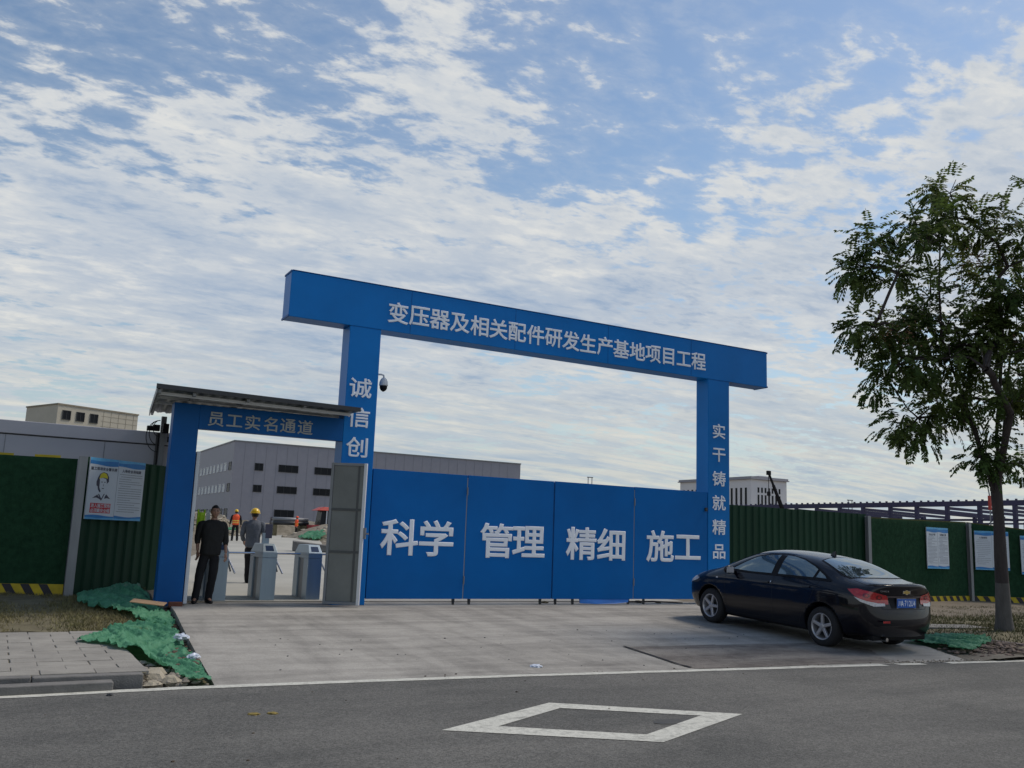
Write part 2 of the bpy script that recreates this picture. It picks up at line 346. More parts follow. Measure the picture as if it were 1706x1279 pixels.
for a, b in zip(rx, rx[1:]):
    mb.add([(a, -14, -.25), (b, -14, -.25), (b, road_y(b) + .02, -.25), (a, road_y(a) + .02, -.25)], [(0, 1, 2, 3)])
mb.add([(-60, -14, -.6), (80, -14, -.6), (80, -14, -.25), (-60, -14, -.25)], [(0, 1, 2, 3)])
setp(obj('road', mb, ASPHALT, fix=False), kind='structure')
mb = MB(); rx = frange(-40, 60, 400)
for i, (a, b) in enumerate(zip(rx, rx[1:])):
    if 11.0 < a < 11.5 or 11.9 < a < 12.4: continue
    j1, j2 = .02 * nz(a, 0, 3), .02 * nz(b, 0, 3); wd = .085
    mb.add([(a, road_y(a) - wd - .04 + j1, -.2455), (b, road_y(b) - wd - .04 + j2, -.2455), (b, road_y(b) + .035 + j2, -.2455), (a, road_y(a) + .035 + j1, -.2455)], [(0, 1, 2, 3)])
setp(obj('road_edge_line', mb, PAINT, fix=False), kind='structure')
# diamond marking, worn band with real edges
O_ = [(3.40, 7.14), (4.95, 7.97), (6.45, 6.88), (4.91, 6.14)]; I_ = [(3.93, 7.13), (4.90, 7.69), (5.99, 6.95), (4.96, 6.43)]
mb = MB()
for k in range(4):
    a, b = Vector(O_[k]), Vector(O_[(k + 1) % 4]); c, d = Vector(I_[k]), Vector(I_[(k + 1) % 4])
    for q in range(20):
        p0, p1, q0, q1 = a.lerp(b, q / 20), a.lerp(b, (q + 1) / 20), c.lerp(d, q / 20), c.lerp(d, (q + 1) / 20)
        if k == 2 and 4 < q < 8 and False: continue
        mb.add([(*p0, -.2455), (*p1, -.2455), (*q1, -.2455), (*q0, -.2455)], [(0, 3, 2, 1)])
setp(obj('diamond_road_marking', mb, PAINT, fix=False), kind='structure')
def blobdisc(name, cx, cy, rx_, ry_, z, m, rot=0, seed=0, label=None, cat=None, kind=None, th=.002):
    mb = MB(); n = 22; pts = []
    for i in range(n):
        t = 2 * math.pi * i / n; r = 1 + .25 * nz(math.cos(t) * 2 + seed, math.sin(t) * 2, 1)
        x, y = rx_ * r * math.cos(t), ry_ * r * math.sin(t); pts.append((cx + x * math.cos(rot) - y * math.sin(rot), cy + x * math.sin(rot) + y * math.cos(rot), z))
    mb.poly(pts, th, (0, 0, 1)); o = obj(name, mb, m); setp(o, label, cat, None, kind); return o
blobdisc('oil_stain', 5.50, 6.82, .17, .10, -.2495, STAIN, .1, 3, kind='structure', th=.003)
# driveway: left and right edges follow the cut slab
DL = [(9.8, 2.13), (11.6, 2.28), (13.3, 2.43), (16.5, 2.74), (17.2, 2.85)]
DR = [(8.9, 12.9), (9.6, 13.5), (10.8, 14.2), (12.5, 15.5), (14, 16.2), (17.2, 16.4)]
mb = MB(); NX, NY = 60, 36
def dry(u, v):
    x0 = 2.13 + u * 10.8; y0 = road_y(x0) + .05; y = y0 + (17.3 - y0) * v; return interp(DL, y) + u * (interp(DR, y) - interp(DL, y)), y
grid = [[None] * (NY + 1) for _ in range(NX + 1)]
for i in range(NX + 1):
    for j in range(NY + 1):
        x, y = dry(i / NX, j / NY)
        z = ramp(y) + .006 * nz(x, y, .8)
        grid[i][j] = len(mb.v); mb.v.append((x, y, z))
for i in range(NX):
    for j in range(NY):
        mb.f.append((grid[i][j], grid[i + 1][j], grid[i + 1][j + 1], grid[i][j + 1])); mb.m.append(0)
def skirt(seq):
    for a, b in zip(seq, seq[1:]):
        pa, pb = mb.v[a], mb.v[b]; k = len(mb.v)
        mb.v += [(pa[0], pa[1], pa[2] - .3), (pb[0], pb[1], pb[2] - .3)]; mb.f.append((a, b, k + 1, k)); mb.m.append(0)
skirt(grid[0]); skirt(grid[NX]); skirt([grid[i][0] for i in range(NX + 1)])
setp(obj('concrete_driveway', mb, CONC, smooth=False, fix=False), kind='structure')
# expansion joints and the dark patched slab
mb = MB()
def strip(a, b, wd, m=mb, zoff=.006, n=24):
    a, b = Vector(a), Vector(b); t = (b - a).normalized(); s = Vector((-t.y, t.x)) * wd / 2
    for i in range(n):
        p, q = a.lerp(b, i / n), a.lerp(b, (i + 1) / n)
        m.add([(*(p - s), ramp(p.y) + zoff), (*(q - s), ramp(q.y) + zoff), (*(q + s), ramp(q.y) + zoff), (*(p + s), ramp(p.y) + zoff)], [(0, 1, 2, 3)])
for yy in (13.4,): strip((2.5, yy), (15.2, yy - .1), .008)
setp(obj('driveway_joint', mb, SEAM), kind='structure')
mb = MB(); strip((8.31, 11.35), (8.14, 9.62), .045, m=mb, zoff=.012); setp(obj('driveway_crack', mb, SEAM), kind='structure')
pl = [(8.33, 11.32), (12.2, 11.15), (12.5, 10.4), (11.6, 9.30), (8.15, 9.55)]
def inpoly(x, y, p):
    c = False; j = len(p) - 1
    for i in range(len(p)):
        if (p[i][1] > y) != (p[j][1] > y) and x < (p[j][0] - p[i][0]) * (y - p[i][1]) / (p[j][1] - p[i][1]) + p[i][0]: c = not c
        j = i
    return c
o = sheet('patched_driveway_slab', frange(8, 12.6, 90), frange(9.2, 11.5, 50), lambda x, y: ramp(y) + .006 * nz(x, y, .8) + .0045 , CONCDARK, inside=lambda x, y: inpoly(x, y, pl) and y > road_y(x) + .06)
# site road inside the gate
mb = MB(); SR = [(17.3, 2.9, 14.4), (20, 3.1, 14), (26, 3.9, 12.4), (34, 6.2, 12.4), (44, 9.0, 14.0), (52, 10.6, 16.6), (62, 12.6, 19.5), (90, 18, 30)]
for (y0, a0, b0), (y1, a1, b1) in zip(SR, SR[1:]):
    for q in range(6):
        t0, t1 = q / 6, (q + 1) / 6; ya, yb = y0 + (y1 - y0) * t0, y0 + (y1 - y0) * t1
        za, zb = ramp(ya) + .012, ramp(yb) + .012
        mb.add([(a0 + (a1 - a0) * t0, ya, za), (b0 + (b1 - b0) * t0, ya, za), (b0 + (b1 - b0) * t1, yb, zb), (a0 + (a1 - a0) * t1, yb, zb)], [(0, 1, 2, 3)])
setp(obj('site_road', mb, CONC2, fix=False), kind='structure')
# lawns
def in_ll(x, y): return x < interp(DL, y) - .30 + .05 * nz(0, y, 3)
sheet('left_lawn', frange(-14, 2.7, 110), frange(13.9, 20.6, 50), lawn_l, EARTH, inside=in_ll)
def in_rl(x, y): return x > interp(DR, y) + .12 and y > 9.4 + .2 * nz(x, 0, 1) and (y > 10.9 or x > 15.0)
sheet('right_lawn', frange(13, 60, 150), frange(9.4, 18.6, 60), lawn_r, EARTH, inside=in_rl)
sheet('left_trench', frange(1.3, 2.75, 26), frange(9.95, 17.6, 90), lambda x, y: -.285 + .15 * sm01((y - 10.6) / 5.5) + .03 * nz(x, y, 4) + .02 * nz(x, y, 13), EARTH, inside=lambda x, y: x < interp(DL, y) + .02 and (x > 1.42 or y > 13.5))
sheet('right_verge', frange(12.6, 40, 110), frange(8.0, 11.2, 44), lambda x, y: max(-.262, ramp(y) - .03) + .06 * sm01((x - interp(DR, y)) / .8) + .012 * nz(x, y, 3) * sm01((x - interp(DR, y)) / .3), mat('gravelly_verge', (.13, .115, .09), .95, 0, .3, 3, bump=.6, bscale=30, det=10), inside=lambda x, y: y > road_y(x) + .0 and x > interp(DR, y) - .3)

# grass blades (nobody could count them)
def blades(name, spots, m, hmin, hmax, wd, lab):
    mb = MB()
    for x, y, z in spots:
        a = random.uniform(0, 6.28); h = random.uniform(hmin, hmax); t = random.uniform(.2, 1.3) * h; ca, sa = math.cos(a) * wd, math.sin(a) * wd
        b = random.uniform(0, 6.28); mb.add([(x - ca, y - sa, z), (x + ca, y + sa, z), (x + math.cos(b) * t, y + math.sin(b) * t, z + h)], [(0, 1, 2)])
    o = obj(name, mb, m, fix=False); setp(o, lab, 'grass', None, 'stuff'); return o
sp_ = []
for _ in range(60000):
    x, y = random.uniform(-3.5, 2.5), random.uniform(13.85, 19.3)
    if in_ll(x, y) and nz(x, y, .8, 5) > -.28 + random.uniform(-.3, .3): sp_.append((x, y, lawn_l(x, y) - .005))
blades('dry_grass', sp_, GRASS, .02, .065, .006, 'dry olive brown grass on the verge below the left green fence')
sp_ = []
for _ in range(60000):
    x, y = random.uniform(14, 32), random.uniform(9.6, 18.2)
    if in_rl(x, y) and nz(x, y, .6, 9) > -.3 + random.uniform(-.3, .3): sp_.append((x, y, lawn_r(x, y) - .005))
blades('verge_grass', sp_, GRASSG, .025, .09, .010, 'green and brown grass around the street tree on the right')

# pavement tiles and kerb, left
PZ = -.115
sheet('pavement_bed', frange(-12, 1.5, 2), frange(10.05, 13.95, 2), lambda x, y: PZ - .014, EARTH)
tile = MB().box(-.243, .243, -.143, .143, -.04, 0); tm = None; pav = empty('left_pavement', (0, 12, PZ), 'worn grey paver footpath beside the left kerb', 'pavement')
pav['kind'] = 'structure'; del pav['category']; del pav['label']
k = 0; row = 0; y = 10.24
while y < 13.9:
    x = 1.28 - (row % 2) * .245 + .0
    while x > -3.4:
        if not (x > 1.30 and y > 12.9):
            if tm is None: o = obj('paver', tile, PAVER, pav, bevel=.006); tm = o.data
            else:
                o = link('paver', tm, pav); md = o.modifiers.new('bevel', 'BEVEL'); md.width = .006; md.segments = 1
            o.location = (x + random.uniform(-.004, .004), y - 12 + random.uniform(-.004, .004), random.uniform(-.004, .004))
            o.rotation_euler = (random.uniform(-.01, .01), random.uniform(-.01, .01), random.uniform(-.012, .012)); k += 1
        x -= .492
    if row % 2:
        o = link('paver', tm, pav); o.scale = (.49, 1, 1); o.location = (1.28 + .125 - .004, y - 12, 0); md = o.modifiers.new('bevel', 'BEVEL'); md.width = .006
    y += .292; row += 1
mb = MB(); kx = 1.46
def kerbstone(x0, x1, yo, z1, name='kerb_stone', parent=None, rz=0):
    mb = MB(); y0 = yo; mb.box(x0 + .004, x1 - .004, y0, y0 + .14, -.36, z1); return obj(name, mb, KERB, parent, bevel=.012)
kb = empty('left_kerb', (0, 0, 0), None, None); kb['kind'] = 'structure'
for i in range(6): kerbstone(1.46 - .99 * (i + 1), 1.46 - .99 * i, 9.93, PZ - .004 + .004 * (i % 2), parent=kb)
mb = MB().box(-.62, .62, -.07, .07, 0, .085); o = obj('loose_kerb_slab', mb, KERB, bevel=.01); o.location = (.55, 9.85, -.249); o.rotation_euler = (.05, .0, .05)
setp(o, 'loose broken concrete slab lying in the gutter against the left kerb', 'slab')
mb = MB().box(-.75, .75, -.35, .35, -.1, 0); o = obj('footpath_slab', mb, KERB, bevel=.01); o.location = (17.0, 12.25, -.085); o.rotation_euler = (0, .0, -.25)
setp(o, 'pale concrete footpath slab on the verge behind the car boot', 'slab')
mb = MB().box(-.85, .85, -.07, .07, -.1, .09); o = obj('tilted_kerb_stone', mb, mat('pinkish_kerb', (.16, .125, .12), .9, 0, .2, 5, bump=.3), bevel=.012); o.location = (15.5, 9.95, -.21); o.rotation_euler = (0, -.03, -1.9)
setp(o, 'pinkish kerb stone running through the rubble near the street tree', 'kerb')
def stone_mb(mb, x, y, z, r, mi=0, flat=.7):
    k = len(mb.v); n = 6; a0 = random.uniform(0, 6)
    for lev, (rr, zz_) in enumerate(((.75, 0), (1, .45), (.55, .95))):
        for j in range(n):
            t = a0 + 2 * math.pi * j / n; q = r * rr * random.uniform(.7, 1.2); mb.v.append((x + q * math.cos(t), y + q * math.sin(t), z + zz_ * r * flat * random.uniform(.8, 1.15)))
    for l in range(2):
        for j in range(n):
            a, b = k + l * n + j, k + l * n + (j + 1) % n; mb.f.append((a, b, b + n, a + n)); mb.m.append(mi)
    mb.f.append(tuple(k + 2 * n + j for j in range(n))); mb.m.append(mi)
def rubble(name, fn, n, r0, r1, m, label, cat='rubble'):
    mb = MB(); c = 0
    while c < n:
        q = fn()
        if q is None: continue
        stone_mb(mb, *q, random.uniform(r0, r1) * random.uniform(.4, 1)); c += 1
    o = obj(name, mb, m, fix=False); setp(o, label, cat, None, 'stuff'); return o
def f1():
    x = random.uniform(1.45, 2.1); y = random.uniform(9.93, 11.6)
    return (x, y, -.27 + random.uniform(0, .05))
rubble('kerb_end_rubble', f1, 230, .02, .07, RUBBLE, 'pale broken concrete rubble at the broken end of the left kerb')
mb = MB()
for (x, y, r_) in ((1.60, 10.30, .17), (1.74, 10.08, .12), (1.56, 10.0, .10), (1.66, 10.62, .14), (1.84, 10.02, .06)): stone_mb(mb, x, y, -.27, r_, 0, .8)
setp(obj('broken_concrete', mb, mat('tan_broken_concrete', (.27, .24, .175), .95, 0, .3, 9, bump=.8, bscale=30, det=10, col2=(.40, .36, .28)), fix=False), 'tan broken concrete chunks exposed at the end of the left kerb', 'rubble', None, 'stuff')
def f2():
    x = random.uniform(1.5, 2.3); y = 18.3 + random.gauss(0, .25); return (x, y, lawn_l(x, y))
rubble('fence_foot_stones', f2, 90, .02, .045, mat('ochre_stones', (.33, .24, .15), .9, 0, .3, 9, island=.5), 'small pale ochre stones at the foot of the corrugated green fence')
def f3():
    y = random.uniform(11, 17.0); x = interp(DL, y) - .02 - abs(random.gauss(0, .12)); return (x, y, -.2 + .12 * sm01((y - 12) / 5))
rubble('trench_rubble', f3, 260, .02, .06, mat('brown_rubble', (.10, .07, .05), .95, 0, .3, 9, island=.5), 'brown stones in the trench along the driveway edge')
def f4():
    t = random.random(); x = 14.2 + 1.9 * t + random.gauss(0, .35); y = 9.6 + random.gauss(0, .38) + .4 * t
    if y < road_y(x) + .1: return None
    return (x, y, -.24 + .10 * math.exp(-((x - 15) ** 2 + (y - 9.9) ** 2) / .8))
rubble('verge_rubble', f4, 420, .03, .09, mat('pinkish_rubble', (.14, .105, .085), .95, 0, .3, 9, island=.4), 'brown rubble heap between the green net and the street tree')
def f5():
    x = random.uniform(11.5, 14.5); y = road_y(x) + .06 + abs(random.gauss(0, .10)); return (x, y, -.25)
rubble('gutter_gravel', f5, 300, .008, .028, RUBBLE, 'pale gravel along the road line behind the black car')
def f6():
    x = random.uniform(2.6, 12); y = random.uniform(9.9, 13); return (x, y, ramp(y))
rubble('driveway_grit', f6, 60, .008, .022, DARK, 'dark grit scattered over the concrete driveway')

# draped green nets
def net(name, outline, base, lab, amp=.09, step=.019, seed=0, thick=True):
    xs_ = [p[0] for p in outline]; ys_ = [p[1] for p in outline]
    nx = int((max(xs_) - min(xs_)) / step) + 2; ny = int((max(ys_) - min(ys_)) / step) + 2; mb = MB(); idx = {}
    def P(i, j):
        if (i, j) in idx: return idx[i, j]
        x = min(xs_) + (i - .5) * step; y = min(ys_) + (j - .5) * step
        q = noise.noise_vector(Vector((x * 2.2, y * 2.2, seed))) * .07; x += q.x; y += q.y
        rd = noise.noise(Vector((x * 4.5 + 1.5 * math.sin(y * 2.1 + seed), y * .9, seed + 4))); fold = 1 - abs(rd) * 3.2
        fold2 = 1 - abs(noise.noise(Vector((x * 15 + y * 4, y * 3.2, seed + 9)))) * 3.0; fold3 = 1 - abs(noise.noise(Vector((x * 9 - y * 9, y * 7 + x * 5, seed + 15)))) * 3.2
        z = base(x, y) + .02 + amp * (max(0, fold) ** 1.5 * .75 + max(0, fold2) * .30 + max(0, fold3) * .22) + amp * .3 * noise.noise(Vector((x * 1.4, y * 1.4, seed)))
        # thin towards the outline
        idx[i, j] = len(mb.v); mb.v.append((x, y, z)); return idx[i, j]
    for i in range(nx + 1):
        for j in range(ny + 1):
            x = min(xs_) + i * step + .03 * noise.noise(Vector((i * .3, j * .3, seed))); y = min(ys_) + j * step + .06 * noise.noise(Vector((i * .2, j * .2, seed + 7)))
            if inpoly(x, y, outline): mb.f.append((P(i, j), P(i + 1, j), P(i + 1, j + 1), P(i, j + 1))); mb.m.append(0)
    o = obj(name, mb, NET, smooth=True, fix=False); setp(o, lab, 'net')
    return o
def lbase(x, y):
    if x < 1.5 and y < 13.9: return PZ
    t = sm01((x - 1.5) / .35) if y < 13.9 else sm01((x - interp(DL, y) + .5) / .3)
    top = PZ if y < 13.9 else lawn_l(min(x, 2.3), y)
    return (top + .03) * (1 - t) + (-.255 + .16 * sm01((y - 10.3) / 5.5)) * t
net('green_debris_net', [(1.02, 12.75), (1.25, 13.2), (1.5, 13.7), (1.8, 14.3), (2.2, 14.6), (2.36, 13.8), (2.30, 13.0), (2.25, 12.0), (2.20, 11.0), (2.16, 10.25), (2.08, 9.93), (1.90, 9.98), (1.84, 10.5), (1.74, 11.0), (1.60, 11.5), (1.45, 11.9), (1.32, 12.3)], lbase,
    'green debris netting spilled over the kerb end beside the driveway', amp=.07, seed=2)
net('green_debris_net', [(1.35, 17.3), (1.45, 18.3), (1.9, 18.9), (2.35, 18.2), (2.5, 17.2), (2.56, 16.2), (2.52, 15.0), (2.42, 14.2), (2.1, 14.1), (2.0, 14.9), (1.90, 15.6), (1.75, 16.2), (1.5, 16.5)], lbase,
    'green debris netting heaped on the grass below the left blue pillar', amp=.085, seed=21)
def rbase(x, y): return -.20 + .10 * math.exp(-((x - 15.2) ** 2 + (y - 10.2) ** 2) / .9)
net('green_debris_net', [(13.95, 10.95), (14.5, 11.2), (15.3, 11.1), (15.5, 10.5), (15.0, 10.0), (14.3, 9.75), (13.9, 9.6), (13.75, 9.85), (14.1, 10.3)], rbase,
    'green debris netting behind the rear bumper of the black car', amp=.07, seed=5)
# litter
mb = MB().box(-.26, .26, -.13, .13, 0, .012); o = obj('cardboard_sheet', mb, CARD); o.location = (2.30, 15.95, .10); o.rotation_euler = (.12, .10, -.35)
setp(o, 'flat tan cardboard piece on the green net by the blue pillar', 'cardboard')
def crumple(name, loc, r, m, lab, cat, seed, flat=.5):
    b = bmesh.new(); bmesh.ops.create_icosphere(b, subdivisions=3, radius=r)
    for v in b.verts:
        q = 1 + .55 * noise.noise(v.co / r * 2.3 + Vector((seed, 0, 0))); v.co *= q; v.co.z = v.co.z * flat
    me = bpy.data.meshes.new(name); b.to_mesh(me); b.free(); me.materials.append(m); o = link(name, me); o.location = loc; setp(o, lab, cat); return o
crumple('plastic_bag', (6.1, 10.15, -.235), .075, PLASTIC, 'crumpled pale blue plastic litter on the driveway near the road line', 'litter', 3, .35)
crumple('plastic_bag', (2.24, 12.5, -.06), .085, PLASTIC, 'white plastic bag caught between green net and driveway edge', 'litter', 8)
crumple('plastic_bag', (2.17, 11.25, -.14), .07, PLASTIC, 'smaller pale plastic scrap in the net nearer the road', 'litter', 12)
crumple('fallen_leaf', (2.30, 8.25, -.247), .045, OLIVE, 'greenish yellow fallen leaf, right one of the pair on the asphalt', 'leaf', 15, .25)
crumple('fallen_leaf', (2.14, 8.27, -.247), .05, OLIVE, 'dry yellow fallen leaf, left one of the pair on the asphalt', 'leaf', 5, .2)
crumple('dark_pebble', (1.12, 9.55, -.245), .03, DARK, 'small dark lump on the road just off the left kerb', 'pebble', 6, .4)
def f7():
    x = random.uniform(-1, 12); y = random.choice((random.uniform(6.2, 9.6), road_y(x) + .1 + abs(random.gauss(0, .08)))); return (x, y, -.252)
rubble('road_grit', f7, 70, .006, .020, mat('dark_dry_leaf_bits', (.05, .035, .02), .9, 0, .3, 9, island=.5), 'dark leaf crumbs and grit scattered along the road line', 'grit')
mb = MB()
for (x, y, r_) in ((10.4, 17.05, .1), (12.9, 17.1, .12), (13.4, 17.0, .08)): stone_mb(mb, x, y, 0, r_, 0, .4)
o = obj('gate_foot_debris', mb, EARTH); setp(o, 'brown lumps of debris lying under the folding gate', 'debris', None, 'stuff')
mb = MB().tube([(12.5, 16.95, .03), (13.1, 16.8, .05), (13.9, 16.75, .02)], [.02, .018, .012], 6); o = obj('fallen_stick', mb, BARK); setp(o, 'bent brown stick lying under the right gate panel', 'stick')

# ------------------------------------------------------------------ main gate arch
G = 16.6
arch = empty('gate_arch', (10.4, G, 0), 'tall blue site gate arch with white lettering across its long top beam', 'gate arch')
def rel(mb, p): mb.v = [(x - p[0], y - p[1], z - p[2]) for x, y, z in mb.v]; return mb
AP = (10.4, G, 0)
obj('beam', rel(MB().box(4.35, 16.44, G, G + .45, 5.27, 6.155), AP), BLUE, arch, bevel=.01)
obj('pillar', rel(MB().box(5.56, 6.195, G, G + .43, 0, 5.27), AP), BLUE, arch, bevel=.01)
obj('pillar', rel(MB().box(14.53, 15.19, G, G + .43, -.02, 5.27), AP), BLUE, arch, bevel=.01)
mb = MB()
for x in (4.35, 16.44): mb.box(x - .012, x + .012, G - .012, G + .46, 5.262, 5.30); mb.box(x - .012, x + .012, G - .012, G + .46, 6.13, 6.163)
mb.box(4.37, 16.42, G - .010, G + .45, 6.156, 6.17)
obj('edge_flashing', rel(mb, AP), DKBLUE, arch)
mb = MB()
for x in (6.8, 9.2, 11.6, 14.0): obj('sheet_joint', rel(MB().box(x - .004, x + .004, G - .003, G, 5.28, 6.15), AP), DKBLUE, arch)
for x0, x1 in ((5.56, 6.195), (14.53, 15.19)): obj('sheet_joint', rel(MB().box(x0, x1, G - .003, G, 5.262, 5.268), AP), DKBLUE, arch)
for i, ch in enumerate('变压器及相关配件研发生产基地项目工程'):
    letter(ch, 6.53 + i * .4525 - AP[0], 5.655, .455, .44, -.001, arch, off=.018)
for i, ch in enumerate('诚信创'): letter(ch, 5.845 - AP[0], 4.07 - i * .57, .47, .40, -.001, arch, off=.014)
for i, ch in enumerate('实干铸就精品'): letter(ch, 14.86 - AP[0], 4.03 - i * .566, .43, .37, -.001, arch, off=.014)
# folding gate
fg = empty('folding_gate', (10.4, G, 0), 'closed blue folding gate of four sheet panels with big white characters', 'gate')
edges = [6.20, 8.235, 10.30, 12.40, 14.525]
big = ['科学', '管理', '精细', '施工']; cxs = [(6.82, 7.60), (8.94, 9.70), (11.0, 11.78), (13.13, 13.93)]
for i in range(4):
    a, b = edges[i], edges[i + 1]; pc = (a + b) / 2; yo = .008 * (i % 2)
    p = obj('gate_panel', MB().box(a - pc + .012, b - pc - .012, yo, yo + .045, .115, 2.55 + .005 * i), BLUE2, fg, bevel=.004); p.location = (pc - AP[0], 0, 0)
    obj('panel_frame', MB().box(a - pc + .012, b - pc - .012, yo + .047, yo + .085, 2.47, 2.54).box(a - pc + .012, b - pc - .012, yo + .047, yo + .085, .12, .19).box(a - pc + .012, a - pc + .07, yo + .047, yo + .085, .19, 2.47).box(b - pc - .07, b - pc - .012, yo + .047, yo + .085, .19, 2.47), DKBLUE, p)
    for ch, xc in zip(big[i], cxs[i]): letter(ch, xc - pc, 1.275, .80, .72, yo - .001, p, off=.020)
for x in (8.235, 12.40):
    for z in (.4, 2.15): obj('hinge', MB().tube([(x - AP[0], -.012, z), (x - AP[0], -.012, z + .16)], .012, 8), GREY, fg)
    obj('hinge_gap', MB().box(x - AP[0] - .010, x - AP[0] + .010, .012, .02, .12, 2.5), GALV if x > 9 else GALV, fg)
for x in (8.05, 8.40, 10.05, 10.42, 10.85, 12.3, 12.72):
    mb = MB().tube([(0, .06, .115), (0, .06, .06)], .012, 6)
    mb.box(-.03, .03, .05, .07, .05, .11); mb.tube([(-.014, .06, .035), (.014, .06, .035)], .035, 12)
    o = obj('caster', mb, DARK, fg); o.location = (x - AP[0], 0, 0)
o = obj('door_stop', MB().box(-.03, .03, -.04, 0, -.04, .04), DARK, fg); o.location = (14.45 - AP[0], -.0, 2.16)
o = obj('blue_cloth', MB().add([(11.0, G - .01, .03), (11.4, G - .03, .015), (11.9, G - .03, .02), (12.25, G - .01, .05), (12.3, G + .02, .16), (11.0, G + .02, .16)], [(0, 1, 2, 3, 4, 5)]).add([(11.0, G + .01, .03), (11.4, G + .0, .015), (11.9, G + .0, .02), (12.25, G + .01, .05), (12.3, G + .05, .16), (11.0, G + .05, .16)], [(5, 4, 3, 2, 1, 0)]), mat('bright_blue_plastic', (.01, .14, .5), .5), None)
setp(o, 'bright blue plastic sheet sagging below the third gate panel', 'plastic sheet')
# dome camera
dc = empty('dome_camera', (6.195, G + .2, 4.30), 'white speed dome security camera on the left pillar of the gate', 'security camera')
obj('bracket', MB().box(0, .012, -.05, .05, .02, .16).tube([(0, 0, .11), (.13, 0, .12), (.18, 0, .11), (.19, 0, .05)], .018, 8), WHITE, dc, smooth=False)
obj('housing', MB().tube([(.19, 0, .06), (.19, 0, .03), (.19, 0, -.02), (.19, 0, -.08), (.19, 0, -.10)], [.03, .06, .082, .088, .085], 18), WHITE, dc, smooth=True)
obj('dome', MB().tube([(.19, 0, -.102), (.19, 0, -.15), (.19, 0, -.19), (.19, 0, -.215)], [.076, .074, .05, .015], 18), BLACK, dc, smooth=True)

# ------------------------------------------------------------------ pedestrian entrance
EP = (2.93, G, 0)
en = empty('entrance_gateway', EP, 'blue pedestrian entrance frame left of the main arch with small grey characters', 'entrance frame')
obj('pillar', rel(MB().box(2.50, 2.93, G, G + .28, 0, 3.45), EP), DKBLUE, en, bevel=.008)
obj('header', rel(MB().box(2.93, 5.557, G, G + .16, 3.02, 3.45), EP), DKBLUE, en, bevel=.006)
SMALLT = mat('dull_silver_lettering', (.34, .36, .36), .5)
for i, ch in enumerate('员工实名通道'): letter(ch, 3.215 + i * .322 - EP[0], 3.215, .30, .28, -.001, en, m=SMALLT, off=.014)
# open door leaves
def leaf(p0, p1, z0, z1, lab, inner_right):
    p0, p1 = Vector((*p0, 0)), Vector((*p1, 0)); L_ = (p1 - p0).length; rz = math.atan2((p1 - p0).y, (p1 - p0).x)
    t = empty('door_leaf', (p0.x, p0.y, 0), lab, 'door', None, rz); s = -1 if inner_right else 1
    fr = MB()
    fr.box(0, .055, -.03, .03, z0, z1); obj('edge_stile', fr, WHITE, t, bevel=.003); fr = MB(); fr.box(L_ - .05, L_, -.025, .025, z0, z1)
    for z in (z0, z1 - .05): fr.box(.055, L_ - .05, -.024, .024, z, z + .05)
    obj('door_frame', fr, GREY, t, bevel=.003)
    fr = MB()
    for z in (.95, 1.72): fr.box(.055, L_ - .05, -.022, .022, z, z + .045)
    fr.box(.13, .165, -.020, .020, z0 + .05, z1 - .05)
    obj('brace', fr, mat('dark_brace_steel', (.07, .075, .075), .6), t)
    sk = obj('sheet', MB().box(.045, L_ - .045, s * .022 if s > 0 else -.030, .030 if s > 0 else -.022, z0 + .04, z1 - .04), [BLUE2], t)
    obj('inner_sheet', MB().box(.055, L_ - .055, -s * .006 - .002, -s * .006 + .002, z0 + .055, z1 - .055), mat('grey_galvanised_inside', (.16, .17, .16), .55, .1, .15, 2), t)
    return t
t = leaf((5.93, 16.17), (5.375, 16.56), .03, 2.60, 'open door leaf showing its grey framed inner side against the left pillar', True)
obj('latch', MB().box(-.045, .0, -.02, .02, 1.22, 1.42).box(-.10, -.045, -.008, .008, 1.30, 1.33), GREY, t)
t = leaf((2.985, 16.66), (3.03, 17.62), .03, 2.63, 'open door leaf seen edge on with a pale upright edge beside the man in black', False)
obj('hasp', MB().box(-.006, .03, -.032, -.026, 1.25, 1.50), GREY, t)
o = obj('threshold_brick', MB().box(2.7, 2.92, G - .14, G - .03, -.02, .07), BRICKM, bevel=.01); setp(o, 'red brown brick lying at the foot of the left blue entrance pillar', 'brick')
# canopy above the entrance
cp = empty('entrance_canopy', (4, 18, 3.5), 'thin metal canopy roof sloping over the staff entrance', 'canopy')
CPo = (4, 18, 3.5)
mb = MB(); n = 72; front = [(2.10 + (5.60 - 2.10) * i / n) for i in range(n + 1)]
def rooft(x0, off): # front to rear
    t = (x0 - 2.10) / 3.5; return [(x0, 15.9, 3.585 - .05 * t + off), (2.6 + t * 3.2, 20.5, 3.70 - .03 * t + off)]
pr_ = [rooft(x, .008 * (1 if (i // 2) % 2 else -1) * (1 if True else 0)) for i, x in enumerate(front)]
for (a, b), (c, d) in zip(pr_, pr_[1:]): mb.add([a, c, d, b], [(0, 1, 2, 3)])
o = obj('roof_sheet', rel(mb, CPo), mat('grey_green_roof_sheet', (.10, .115, .11), .45, .2, .2, 2), cp); md = o.modifiers.new('s', 'SOLIDIFY'); md.thickness = .012
mb = MB(); mb.bar((2.08, 15.88, 3.60), (5.62, 15.88, 3.55), .03, .075); obj('fascia', rel(mb, CPo), DARK, cp)
mb = MB(); mb.bar((2.16, 16.15, 3.515), (5.52, 16.15, 3.475), .05, .05); obj('purlin', rel(mb, CPo), WHITE, cp)
mb = MB(); mb.bar((2.30, 17.6, 3.545), (5.50, 17.6, 3.51), .05, .05); obj('purlin', rel(mb, CPo), WHITE, cp)
mb = MB(); mb.bar((2.22, 16.75, 3.53), (5.50, 16.75, 3.49), .05, .04); obj('purlin', rel(mb, CPo), WHITE, cp)
